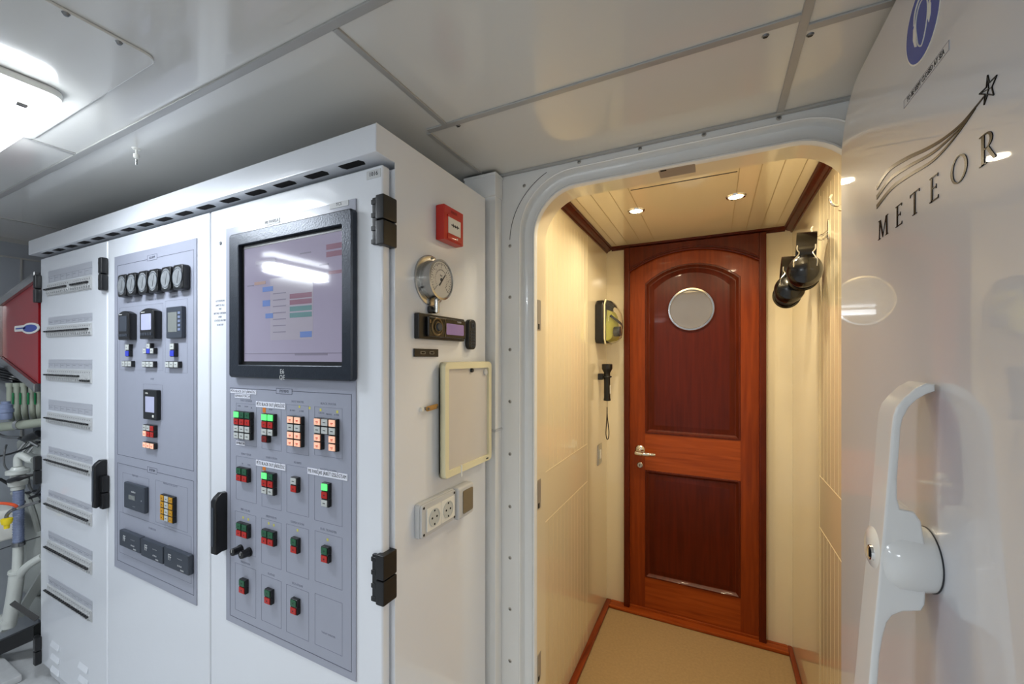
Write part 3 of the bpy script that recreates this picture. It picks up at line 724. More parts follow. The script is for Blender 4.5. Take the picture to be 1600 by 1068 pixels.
# ================================================================== ELECTRICAL CABINETS
YD = .655; XS = -.62; ZK0 = ZF+.002; ZKT = H+.483; ZDT = H+.412; ZDB = ZF+.075
seams = [-2.515, -1.904, -1.2736, XS]
labs = ['left white electrical cabinet with eight rows of circuit breakers', 'middle white electrical cabinet with round meters and small displays', 'right white electrical cabinet with the large monitor and coloured buttons']
def hinge_mesh():
    b = B()
    b.box(-.020, -.004, -.013, .0, -.055, .055, .002)
    b.box(-.006, .020, -.020, .0, -.057, -.001, .004).box(-.006, .020, -.020, .0, .001, .057, .004)
    for z in (-.048, -.018, .010, .040): b.box(-.0205, -.007, -.0145, -.012, z-.004, z+.004, .001)
    return b
cabs = []
for i in range(3):
    x0, x1 = seams[i], seams[i+1]
    t = thing('electrical_cabinet', labs[i], 'cabinet', (x0, YD, ZK0), 0, 'electrical cabinets in a row')
    w_ = x1-x0; cabs.append(t)
    body = B().box(.0008, w_-.0008 if i < 2 else w_-.0015, .028, .418, 0, ZKT-ZK0-.0715, .002)
    obj('body', body, 'cab', t)
    obj('door', B().box(.003, w_-(.003 if i < 2 else .010), 0, .024, ZDB-ZK0, ZDT-ZK0, .005, 3), 'cab', t)
    obj('plinth', B().box(.01, w_-.01, .04, .41, -.002, .002), 'darkgrey', t)
def on_door(i, px, py): x, z = onY(px, py, YD); return (x-seams[i], 0, z-ZK0)
# canopy
t = thing('cabinet_canopy', 'long white vented canopy along the top of the three cabinets', 'canopy', (seams[0]-.02, YD-.028, H+.424))
Lc = XS-.0015-seams[0]+.02
b = B().box(0, Lc, 0, .446, .0, .059, .003)
obj('hood', b, 'cab', t)
zl_ = ZKT-ZK0-.059
obj('side_panel', B().prism([(-.028, zl_), (.027, zl_), (.027, 0), (.418, 0), (.418, ZKT-ZK0), (-.028, ZKT-ZK0)], XS-.0014-seams[2], XS-seams[2], 'x', .0006), 'cab', cabs[2])
k = 0; xs = []
for px in (94, 112, 0): pass
nslot = 16
for j in range(nslot):
    xx = .09+j*(Lc-.10)/nslot
    obj('vent_slot', B().prism([(xx, .012), (xx+.062, .012), (xx+.068, .022), (xx+.062, .032), (xx+.006, .032), (xx, .024)], -.0006, .0002, 'z'), 'void', t, False)
# hinges as parts of the doors' cabinets
def corner_hinge_mesh():
    b = B()
    b.box(-.032, -.017, -.008, .0, -.050, .050, .002)
    for z in (-.044, -.016, .012, .040): b.box(-.033, -.020, -.0100, -.007, z-.005, z+.005, .001)
    b.box(-.019, .004, -.012, .030, -.053, -.001, .003).box(-.019, .004, -.012, .030, .001, .053, .003)
    return b
def add_hinge(i, X, py0, py1, flip=False, pxref=None):
    zc = (onY(pxref, py0, YD)[1]+onY(pxref, py1, YD)[1])/2
    o = obj('hinge', corner_hinge_mesh() if X > XS-.01 else hinge_mesh(), 'black', cabs[i]); o.location = (X-seams[i], 0, zc-ZK0)
    return o
add_hinge(2, XS, 303, 385, pxref=602); add_hinge(2, XS, 860, 948, pxref=602)
add_hinge(1, -1.915, 405, 453, pxref=166); add_hinge(1, -1.905, 742, 790, pxref=166)
add_hinge(0, -2.515, 432, 473, pxref=60); add_hinge(0, -2.515, 712, 752, pxref=60); add_hinge(0, -2.515, 990, 1030, pxref=60)
# swing handles
def swing_handle(i, px0, px1, py0, py1):
    x = onY(px0+3, 800, YD-.034)[0]; z1 = onY(px0, py0, YD-.03)[1]; z0 = onY(px0, py1, YD-.03)[1]
    h = B().prism([(0, z0), (-.016, z0), (-.028, z0-.004), (-.034, z0), (-.034, z1-.020), (-.028, z1-.010), (-.016, z1), (0, z1-.002)], -.011, .011, 'x', .004, 3)
    hnd = obj('door_handle', h, 'black', cabs[i]); hnd.location = (x-seams[i], 0, -ZK0)
    obj('grip_insert', B().box(-.006, .006, -.0355, -.034, z0+.02, z1-.035, .001), 'darkgrey', hnd)
swing_handle(2, 329, 352, 770, 862)
swing_handle(0, 142, 160, 718, 790)
# louvres at foot of left door
for px, py in ((87, 1008), (87, 1028), (87, 1047), (131, 1042), (131, 1062)):
    x, y, z = on_door(0, px, py); obj('louvre', B().prism([(0, .011), (-.006, -.006), (-.006, -.009), (0, -.011)], x-.038, x+.038, 'x', .0015), 'cab', cabs[0]).location = (0, 0, z)
# number label
x, y, z = on_door(2, 584, 272)
nl = obj('number_label', B().box(-.020, .020, -.001, 0, -.009, .009), 'grey', cabs[2], False); nl.location = (x, 0, z)
o = obj('number_text', B().text('1016', .013, 0, 0, -.001, .0004), 'ink', nl, False)
# printed note on right door
x, y, z = on_door(2, 344, 487); b = B()
for q, (s_, dz) in enumerate((('ATTENTION', .030), ('SWITCH ALL', .018), ('OFF', .008), ('BEFORE OPENING', -.004), ('AND', -.014), ('LOCKED IN FIRE', -.024), ('STARTUP', -.036))):
    b.text(s_, .0075, x, z+dz*1.0, 0, .0004)
obj('printed_note', b, 'lineth', cabs[2], False)
x, y, z = on_door(2, 345, 380); obj('door_lock', B().lathe([(0, -.003), (.004, -.003), (.005, 0)], (x, 0, z), (0, 1, 0), 14), 'dullsteel', cabs[2])

# --- instrument plates
def plate(i, px0, px1, z1, z0, nm):
    xa = onY(px0, 500, YD)[0]; xb = onY(px1, 500, YD)[0]
    o = obj(nm, B().box(xa-seams[i], xb-seams[i], -.003, 0, z0-ZK0, z1-ZK0, .0005, 1), 'panel', cabs[i]); return o
YP = YD-.003
zp = lambda px, py: onY(px, py, YP)[1]
zA1, zA0 = zp(308, 371), zp(308, 947)
plA = plate(1, 180.5, 308.5, zA1, zA0, 'instrument_plate')
zB1, zB0 = zp(557.5, 309), zp(557.5, 1066.5)
plB = plate(2, 355, 557.5, zB1, zB0, 'instrument_plate')
def PX(i, px, py): x, z = onY(px, py, YP); return x-seams[i], z-ZK0
def rect(i, b, px0, pyt, px1, pyb, wd=.0012, mi=0):
    """px0 left, px1 right, pyt / pyb read at the right edge"""
    xa = PX(i, px0, pyt)[0]; xb, z1 = PX(i, px1, pyt); z0 = PX(i, px1, pyb)[1]
    b.outline(xa, xb, z0, z1, wd, -.003, .0003, mi); return xa, xb, z0, z1
# plate B printing
b = B()
r = rect(2, b, 359.5, 615.5, 549.5, 1050, .0013)
cells = [(369, 631.8, 401, 698), (409, 637, 439.5, 705), (448, 634, 482.5, 712), (491.5, 638, 535, 717),
         (369, 717, 400.5, 787), (409, 723, 439.5, 798), (448, 731, 482.5, 808), (491.5, 744, 535, 823),
         (367.5, 806, 400, 870), (408.5, 817, 439.5, 890), (447.5, 827, 482.5, 905), (492, 840, 535, 922),
         (367.5, 890, 400, 966), (408.5, 908, 439.5, 982), (447.5, 925, 482.5, 1002), (492, 942, 535, 1025)]
for a_, b1, c_, d_ in cells: rect(2, b, a_, b1, c_, d_, .0007, 1)
hx_, hz_ = PX(2, 444, 611)
b.box(hx_-.030, hx_+.030, -.0034, -.003, hz_-.007, hz_+.007, mi=2); b.outline(hx_-.030, hx_+.030, hz_-.007, hz_+.007, .001, -.0034, .0002)
b.text('SYSTEMS', .009, hx_, hz_, -.0036, .0003)
heads = ['FUEL CLEANER', 'GREY WATER', 'HOT WATER', 'BLACK WATER', 'SHAFT SEALS', 'SANITATION', 'ALARMS', 'WATCH ALARM', 'FIRE VALVES', 'FIREPUMP PS', 'LUBRICATION', 'FUEL TRANSFER', 'DECKWASH', 'SLUDGE', 'ISOLATION']
for (a_, b1, c_, d_), s_ in zip(cells, heads):
    xa, z1 = PX(2, a_, b1); xb, zz = PX(2, c_, b1)
    b.text(s_, .0075, (xa+xb)/2, zz+.008, -.003, .0003, mi=1)
for px, py in ((468, 635), (484, 637), (501, 640), (527, 643), (380, 808), (388, 811), (420, 817), (428, 820), (465, 828), (512, 843)):
    x, z = PX(2, px, py); b.box(x-.003, x+.003, -.0033, -.003, z-.003, z+.003, mi=3)
x, z = PX(2, 411, 636); 
for px, py in ((413, 640), (413, 730)):
    x, z = PX(2, px, py); b.box(x-.006, x+.006, -.0035, -.003, z-.007, z+.007, mi=4)
x, z = PX(2, 513, 991); b.text('YACHT BUILDER', .006, x, z, -.003, .0003, mi=1)
for px, py, s_ in ((374, 634, 'LEVEL'), (385, 635, 'DUMP'), (393, 637, 'PS'), (423, 640, 'PUMP'), (457, 641, 'SB FWD'), (471, 642, 'A TNK'), (502, 645, 'CALORI'), (514, 647, 'MIDDLE'), (526, 648, 'A TNK'), (379, 724, 'PS'), (389, 726, 'STBD')):
    x, z = PX(2, px, py); b.text(s_, .0055, x, z, -.003, .0003, mi=1)
obj('plate_printing', b, ['line', 'lineth', 'panel', 'yelink', 'orgink'], plB, False)
# plate A printing
b = B()
rect(1, b, 183.5, 389.5, 303, 736, .0012); rect(1, b, 183.5, 751, 303, 930, .0012)
for a_, b1, c_, d_ in ((187, 473, 255, 579), (258, 466, 293, 583), (224, 601, 254, 656), (192, 748, 233, 815), (243, 762, 293, 832), (187, 838, 299, 912)): rect(1, b, a_, b1, c_, d_, .0007, 1)
for px, py, s_ in ((238, 402, 'ALARM'), (238, 734.5, 'SYSTEM')):
    x, z = PX(1, px, py); b.box(x-.030, x+.030, -.0034, -.003, z-.009, z+.009, mi=2); b.outline(x-.030, x+.030, z-.009, z+.009, .001, -.0034, .0002); b.text(s_, .011, x, z, -.0036, .0003)
for px, py, s_ in ((204, 472, 'MAIN ENGINE'), (238, 468, 'GENERATOR'), (275, 463, 'EMERGENCY'), (238, 592, 'PUMP'), (211, 743, 'TRIM TABS'), (266, 757, 'NAVIGATION LIGHTS'), (238, 826, 'STABILIZERS')):
    x, z = PX(1, px, py); b.text(s_, .0085, x, z, -.003, .0003, mi=1)
obj('plate_printing', b, ['line', 'lineth', 'panel'], plA, False)

# --- white tape notices stuck on the plate
def tape(px0, px1, pym, s_, lab, i=2, hh=.0075):
    xa = onY(px0, pym, YP)[0]; xb = onY(px1, pym, YP)[0]; z = onY((px0+px1)/2, pym, YP)[1]
    t = thing('tape_label', lab, 'label', ((xa+xb)/2, YP-.0006, z), 0, 'white tape labels on the button plate')
    w2 = (xb-xa)/2
    obj('tape', B().box(-w2, w2, -.0006, 0, -hh, hh), 'tape', t, False)
    bb = B().text(s_, .0115 if hh > .006 else .0088, 0, 0, -.0006, .0003); xs_ = [v.co.x for v in bb.bm.verts]; k_ = (w2*1.9)/(max(xs_)-min(xs_))
    bb.bm.transform(Matrix.Scale(k_, 4, (1, 0, 0))); obj('tape_text', bb, 'ink', t, False)
tape(360.5, 401, 611.5, 'PĒTS BLACK OUT JĀIESLĒDZ', 'white tape label with black out text, topmost, directly above the SEPARATOR 24 tape', hh=.0052)
tape(367.5, 391.5, 618.5, 'SEPARATOR 24', 'short white tape label SEPARATOR 24 under the topmost tape', hh=.0052)
tape(400.5, 446.5, 632.5, 'PĒTS BLACK OUT JĀIESLĒDZ', 'white tape label with black out text above the block with two lit green keys')
tape(400.5, 446.5, 726, 'PĒTS BLACK OUT JĀIESLĒDZ', 'white tape label with black out text in the second row, lower of its column')
tape(481, 543.5, 740, 'PIE PARĒJAS JĀBŪT IZSLĒGTAM', 'longest white tape label, sloping row above the tall three key button')
tape(369.5, 383, 692, 'SEPARATOR', 'tiny white tape label under the twelve key button block', hh=.0055)

# --- push button blocks
KD = .010
def key_block(i, px0, px1, pytop, cols, rows, pattern, lab, kh=.0182, cat='push buttons', right_edge_top=True, group='push button blocks on the cabinet doors', oblique=None):
    """px0/px1: front-face left/right; pytop: top at px0; pattern rows of chars; '.' = no key"""
    yf = YP-KD
    xa, zt_ = onY(px0, pytop, yf); xb, _ = onY(px1, pytop, yf); kw = (xb-xa)/cols
    t = thing('push_button_block', lab, cat, ((xa+xb)/2, YP-.0006, zt_-kh*rows/2), 0, group)
    names_ = {'g': ('keygrn', 'green key'), 'G': ('keyglow', 'lit green key'), 'r': ('keyred', 'red key'), 'R': ('keydred', 'dark red key'), 'w': ('keywht', 'white key'), 'o': ('keyorg', 'orange lit key'), 'b': ('keyblu', 'blue key'), 'y': ('keyyel', 'amber key'), 'k': ('black', 'black key')}
    hb = B()
    for r_ in range(rows):
        for c_ in range(cols):
            ch = pattern[r_][c_]
            if ch == '.': continue
            x0 = -kw*cols/2+c_*kw; z1 = kh*rows/2-r_*kh
            hb.box(x0, x0+kw-.0003, -KD+.001, 0, z1-kh+.0003, z1, .0006, 1)
    obj('housing', hb, 'black', t)
    for r_ in range(rows):
        for c_ in range(cols):
            ch = pattern[r_][c_]
            if ch == '.': continue
            x0 = -kw*cols/2+c_*kw; z1 = kh*rows/2-r_*kh; mm, ll = names_[ch]
            ko = obj('key', B().box(x0+.0016, x0+kw-.0030, -KD-.0012, -KD+.001, z1-kh+.0019, z1-.0016, .0007, 2), mm, t); ko['label'] = ll
            tb = B(); cx_, cz_ = x0+kw/2-.0005, z1-kh/2
            if ch in 'wo': tb.box(cx_-.004, cx_+.004, -KD-.0016, -KD-.0012, cz_-.0006, cz_+.0010); tb.box(cx_-.0028, cx_+.0026, -KD-.0016, -KD-.0012, cz_-.003, cz_-.002) if ch == 'o' else None
            elif ch in 'grRy': tb.box(cx_-.0015, cx_+.0015, -KD-.0016, -KD-.0012, cz_-.0015, cz_+.0015)
            else: tb = None
            if tb: obj('key_marking', tb, 'redink' if ch == 'o' else 'ink', ko, False)
    return t
key_block(2, 365.2, 391.1, 641.5, 3, 4, ['Ggg', 'rrr', 'www', 'www'], 'twelve key button block with one lit green key, upper left of its plate')
key_block(2, 408.6, 427.4, 645.5, 2, 4, ['GG', 'rr', 'ww', 'R.'], 'button block with two lit green keys and one dark red key hanging below')
key_block(2, 448.5, 470.5, 649, 2, 4, ['oo', 'ww', 'oo', 'oo'], 'eight key button block with orange lit keys in two columns')
key_block(2, 490.5, 525.2, 652, 3, 4, ['owo', 'www', 'o.o', 'o.o'], 'arch shaped button block of ten keys with orange lit ones')
key_block(2, 369, 386.5, 729, 2, 2, ['gg', 'rr'], 'four key green and red block in the second row, beside the tape label')
key_block(2, 408.6, 427.4, 736.5, 2, 3, ['Gg', 'rr', 'ww'], 'six key button block with one lit green key in the second row')
key_block(2, 453.8, 464, 744.5, 1, 2, ['w', 'r'], 'two key block of white over red in the second row')
key_block(2, 501.8, 512.8, 753.5, 1, 3, ['G', 'r', 'w'], 'tall three key block with one lit green key under the long tape label')
key_block(2, 369, 386.5, 815, 2, 2, ['gg', 'rr'], 'four key green and red block just above the two black knobs')
key_block(2, 408.4, 427.6, 826, 2, 2, ['gg', 'rr'], 'four key green and red block in the third row, second column')
key_block(2, 453.8, 464.2, 839, 1, 2, ['g', 'r'], 'two key green over red block in the third row, third column')
key_block(2, 501.3, 512.6, 852.5, 1, 2, ['g', 'r'], 'two key green over red block in the third row, rightmost')
key_block(2, 373.4, 383, 903.5, 1, 2, ['g', 'r'], 'two key green over red block at the bottom row, leftmost')
key_block(2, 413, 423, 919, 1, 2, ['g', 'r'], 'two key green over red block in the bottom row, middle')
key_block(2, 453.5, 464, 934, 1, 2, ['g', 'r'], 'two key green over red block in the bottom row, rightmost')
# black knobs
for px, py, lab in ((369.5, 860, 'ribbed black rotary knob on the right door, the left of the pair'), (383, 864.5, 'ribbed black rotary knob on the right door, the right of the pair')):
    x, z = onY(px, py, YP-.012)
    t = thing('rotary_knob', lab, 'knob', (x, YP-.0004, z), 0, 'black rotary knobs')
    obj('skirt', B().lathe([(0, 0), (.012, 0), (.012, -.004), (0, -.004)], (0, 0, 0), (0, 1, 0), 28), 'black', t)
    obj('grip', B().lathe([(0, -.024), (.008, -.024), (.0095, -.022), (.0105, -.004), (0, -.004)], (0, 0, 0), (0, 1, 0), 12), 'black', t, True, 20)
    obj('pointer', B().box(-.0006, .0006, -.0245, -.024, 0, .008), 'white', t, False)

# middle door blocks (front-face measured)
def kb1(px0, px1, py, cols, rows, pat, lab, kh=.0182): return key_block(1, px0, px1, py, cols, rows, pat, lab, kh)
kb1(196, 201.8, 537.5, 1, 2, ['w', 'b'], 'small white over blue button pair under the left display', .0205)
kb1(223.5, 240.5, 543.5, 3, 1, ['wbw'], 'small three key row with a blue key under the middle display', .019)
kb1(229.3, 234.9, 536, 1, 1, ['w'], 'single white key stacked above the blue key under the middle display', .019)
kb1(265.5, 272.8, 535.8, 1, 2, ['w', 'b'], 'small white over blue button pair under the right display', .0205)
kb1(190.5, 205.5, 563.5, 3, 1, ['www'], 'row of three white keys, leftmost below the displays', .0195)
kb1(222, 240, 564, 3, 1, ['www'], 'row of three white keys, middle below the displays', .0195)
kb1(258.2, 278.8, 564.2, 3, 1, ['www'], 'row of three white keys, rightmost below the displays', .0195)
kb1(223.3, 240.5, 662.5, 3, 2, ['wwr', 'orr'], 'six key block with white and red keys under the lone display', .019)
kb1(223.3, 240.5, 689.5, 3, 1, ['ooo'], 'row of three orange lit keys under the lone display', .019)
kb1(250.3, 270.3, 771.5, 3, 4, ['ywy', 'ywy', 'ywy', 'ywy'], 'twelve key amber and white block on the middle door', .0195)

# --- round meters
def meter_pair():
    pass
mt = None
mpx = [(190, 446, 'first of six round meters on the middle door, counted from left'), (205, 443.7, 'second of six round meters from the left on the middle door'), (222.5, 441, 'third of six round meters from the left on the middle door'), (239, 438.5, 'fourth of six round meters from the left on the middle door'), (259, 435.5, 'fifth of six round meters from the left on the middle door'), (277.5, 432.5, 'sixth and rightmost of the round meters on the middle door')]
for px, py, lab in mpx:
    x, z = onY(px, py, YP-.020); zz = H+.375 if False else z
    if mt is None:
        mt = thing('round_meter', lab, 'meter', (x, YP-.0004, z), 0, 'round meters on the middle door')
        obj('housing', B().prism(rrect(-.0275, .0275, -.0365, .0365, .009), -.020, 0, 'y', .003), 'black', mt)
        f = obj('dial', B().lathe([(0, -.0213), (.0245, -.0213), (.025, -.020)], (0, 0, 0), (0, 1, 0), 36, sc=(1, 1.22)), 'lens', mt)
        obj('needle', B().prism([(-.001, -.018), (.001, -.018), (.009, .016), (.008, .017)], -.0218, -.0213, 'y'), 'ink', f, False)
        obj('bezel_ring', B().ring((0, -.0205, 0), .0255, .0014, (0, 1, 0), 36, 8), 'darkgrey', mt)
    else: dup(mt, (x, YP-.0004, z), lab)

# --- displays
def display(px0, px1, pyt, pyb, lab, kind):
    """extents of the front face at left edge pyt..pyb (read at px0)"""
    dpt = .022 if kind == 'round' else .011
    yf = YP-dpt
    xa, z1 = onY(px0, pyt, yf); xb = onY(px1, pyt, yf)[0]; z0 = onY(px0, pyb, yf)[1]
    w2, h2 = (xb-xa)/2, (z1-z0)/2
    t = thing('panel_display', lab, 'display', ((xa+xb)/2, YP-.0004, (z0+z1)/2), 0, 'small displays on the middle door')
    if kind == 'round':
        top = [(-w2, h2-.010)]+[(-w2+2*w2*j/8, h2-.010+.010*math.sin(PI*j/8)) for j in range(1, 8)]+[(w2, h2-.010)]
        obj('housing', B().prism([(-w2, -h2), (w2, -h2)]+top[::-1], -dpt, 0, 'y', .005), 'black', t)
        obj('screen', B().prism(rrect(-w2*.68, w2*.68, -h2*.42, h2*.62, .003), -dpt-.0008, -dpt, 'y'), 'lcd' if 'pale' in lab else 'darkgrey', t)
        for j in range(5): obj('key', B().box(-w2*.78+j*w2*.33, -w2*.78+j*w2*.33+w2*.24, -dpt-.002, -dpt, -h2*.78, -h2*.60, .001), 'darkgrey', t)
        obj('logo_text', B().box(-w2*.7, -w2*.2, -dpt-.0004, -dpt, h2*.72, h2*.76), 'white', t, False)
    elif kind == 'soft':
        obj('housing', B().prism(rrect(-w2, w2, -h2, h2, .003), -dpt, 0, 'y', .002), 'darkgrey', t)
        obj('screen', B().box(-w2*.72, w2*.42, -dpt-.0006, -dpt, -h2*.6, h2*.65), 'lcdk', t, False)
        for j in range(5): obj('soft_key', B().box(w2*.55, w2*.86, -dpt-.0012, -dpt, h2*.5-j*h2*.26, h2*.66-j*h2*.26, .001), 'hose', t)
    elif kind == 'tall':
        obj('housing', B().prism(rrect(-w2, w2, -h2, h2, .003), -dpt, 0, 'y', .002), 'black', t)
        obj('screen', B().box(-w2*.62, w2*.66, -dpt-.0006, -dpt, -h2*.5, h2*.55), 'lcd', t, False)
        obj('logo_text', B().text('mtu', .010, -w2*.45, h2*.78, -dpt, .0004), 'white', t, False)
        obj('key', B().box(w2*.4, w2*.6, -dpt-.001, -dpt, -h2*.82, -h2*.66), 'white', t, False)
    elif kind == 'ctrl':
        obj('housing', B().prism(rrect(-w2, w2, -h2, h2, .004), -dpt, 0, 'y', .003), 'darkgrey', t)
        obj('screen', B().box(-w2*.5, w2*.1, -dpt-.0005, -dpt, -h2*.22, h2*.12), 'lcdk', t, False)
        obj('printed_legend', B().text('stabilizer', .008, -w2*.05, h2*.40, -dpt, .0003).text('- - - -', .008, 0, -h2*.68, -dpt, .0003).text('+', .010, w2*.7, -h2*.1, -dpt, .0003), 'grey', t, False)
    return t
display(184, 201, 486, 531, 'left small black display with a dark screen on the middle door', 'round')
display(217.5, 240, 482, 529.5, 'middle small black display with a lit pale screen on the middle door', 'round')
display(259.5, 284, 480, 528.5, 'dark grey operator display with soft keys, rightmost of the three', 'soft')
display(223.5, 245, 608, 654, 'upright black display alone in the centre of the middle door', 'tall')
display(193.5, 226, 752, 792, 'square dark grey control unit on the middle door, beside the amber keys', 'ctrl')
# three wide controllers
def wide_ctrl(px0, px1, pyt0, pyb0, lab):
    dpt = .014; yf = YP-dpt
    xa, z1 = onY(px0, pyt0, yf); xb = onY(px1, pyt0, yf)[0]; z0 = onY(px0, pyb0, yf)[1]; w2, h2 = (xb-xa)/2-.0015, (z1-z0)/2
    t = thing('pump_controller', lab, 'controller', ((xa+xb)/2, YP-.0004, (z0+z1)/2), 0, 'wide dark controllers on the middle door')
    obj('housing', B().prism(rrect(-w2, w2, -h2, h2, .004), -dpt, 0, 'y', .003), 'darkgrey', t)
    obj('printed_legend', B().text('FF', .026, -w2*.5, h2*.1, -dpt, .0004, sx=.7).text('- - - -', .011, w2*.3, h2*.35, -dpt, .0004).text('o o o', .010, w2*.3, -h2*.35, -dpt, .0004).text('PUMPS', .006, w2*.5, -h2*.75, -dpt, .0004), 'grey', t, False)
wide_ctrl(186, 219.5, 826.5, 851, 'wide dark controller at the foot of the middle door, the left one')
wide_ctrl(219.5, 254.5, 840, 867, 'wide dark controller at the foot of the middle door, the middle one')
wide_ctrl(255.5, 295, 853, 883, 'wide dark controller at the foot of the middle door, the right one')

# --- monitor
yb_ = YP-.015
xa, z1 = onY(357.5, 367, yb_); xb, z1b = onY(549.5, 324, yb_); z0 = onY(357.5, 589, yb_)[1]
z0 = (z0+onY(549.5, 595.5, yb_)[1])/2; z1 = (z1+z1b)/2
w2, h2 = (xb-xa)/2, (z1-z0)/2
t = thing('monitor', 'large black framed touch monitor built into the right cabinet door', 'monitor', ((xa+xb)/2, YP-.0004, (z0+z1)/2))
mx0, mx1 = onY(371.5, 500, yb_)[0]-t.location.x, onY(534.5, 500, yb_)[0]-t.location.x
mz0 = onY(534, 573, yb_)[1]-t.location.z; mz1 = onY(534, 349, yb_)[1]-t.location.z
bb = B()
out_, inn_ = rrect(-w2, w2, -h2, h2, .008, 5), rrect(mx0, mx1, mz0, mz1, .003, 5)
o2 = rrect(-w2+.003, w2-.003, -h2+.003, h2-.003, .006, 5); i2 = rrect(mx0+.002, mx1-.002, mz0+.002, mz1-.002, .002, 5)
for A, ya, Cc, yc in ((out_, 0, out_, -.012), (out_, -.012, o2, -.015), (o2, -.015, inn_, -.015), (inn_, -.015, i2, -.0135), (i2, -.0135, i2, -.001)):
    band(bb, A+[A[0]], ya, Cc+[Cc[0]], yc)
bmesh.ops.remove_doubles(bb.bm, verts=bb.bm.verts[:], dist=1e-5); bmesh.ops.recalc_face_normals(bb.bm, faces=bb.bm.faces[:])
obj('bezel', bb, 'bezel', t)
rim = B().outline(mx0+.002, mx1-.002, mz0+.002, mz1-.002, .009, -.0035, .002)
obj('inner_rim', rim, 'black', t, False)
M['screen'] = mat('touch_screen', rgb(120, 116, 132), .07, 0, 1.0, .05, 5, emit=rgb(150, 142, 165), estr=.42)
sx0, sx1, sz0, sz1 = mx0+.006, mx1-.002, mz0+.003, mz1-.006
scr = obj('screen', B().box(sx0, sx1, -.0045, -.001, sz0, sz1), 'screen', t, False)
def em(nm, c, s_): M[nm] = mat('screen_'+nm, rgb(*c), .12, 0, .8, emit=rgb(*c), estr=s_)
em('smaroon', (118, 88, 102), .38); em('sgreen', (88, 116, 118), .38); em('sblue', (88, 108, 156), .38); em('spale', (136, 131, 142), .4); em('sorange', (142, 120, 114), .36); em('sgrey', (112, 107, 122), .38)
Wd_, Hh_ = sx1-sx0, sz1-sz0
def sg2(items, m_, nm, y=.0003):
    for u0_, v0_, u1_, v1_ in items:
        obj(nm, B().box(sx0+u0_*Wd_, sx0+u1_*Wd_, -.0048-y, -.0045, sz0+(1-v1_)*Hh_, sz0+(1-v0_)*Hh_), m_, scr, False)
sg2([(.30, .30, .72, .80)], 'spale', 'dialog_window', 0)
sg2([(.50, .44, .71, .478), (.50, .488, .71, .526), (.84, .10, .995, .14), (.84, .155, .995, .195), (.86, .30, .995, .325)], 'smaroon', 'alarm_bar')
sg2([(.50, .54, .71, .578), (.50, .59, .71, .628)], 'sgreen', 'status_bar')
sg2([(.60, .74, .71, .785), (.22, .36, .33, .40), (.22, .47, .30, .52), (.25, .58, .33, .62)], 'sblue', 'blue_button')
sg2([(.13, .31, .25, .335)], 'sorange', 'orange_bar')
sg2([(.33, .42+.052*j, .46, .428+.052*j) for j in range(7)]+[(.78, .24, .86, .25), (.60, .13, .70, .14), (.05, .33, .12, .34), (.0, .905, 1.0, .912), (.55, .91, .85, .925)]+[(.15+.0, .14, .36, .17)], 'sgrey', 'text_line')
x_, z_2 = onY(441, 583, yb_); obj('badge', B().text('E6', .016, x_-t.location.x, z_2-t.location.z+.004, -.015, .0004).text('QE', .016, x_-t.location.x, z_2-t.location.z-.010, -.015, .0004), 'grey', t, False)
for px, py, s_, lab in ((425, 346, 'PIE PANEĻA', 'small grey printed tab over the left half of the monitor frame'), (530, 319, 'TCS', 'small grey printed tab over the right end of the monitor frame')):
    x, z = onY(px, py, YP); t_ = thing('tape_label', lab, 'label', (x, YP-.0004, z), 0, 'printed tabs above the monitor')
    obj('tape', B().box(-.030, .030, -.0006, 0, -.007, .005), 'grey', t_, False); obj('tape_text', B().text(s_, .010, 0, 0, -.0006, .0003), 'ink', t_, False)

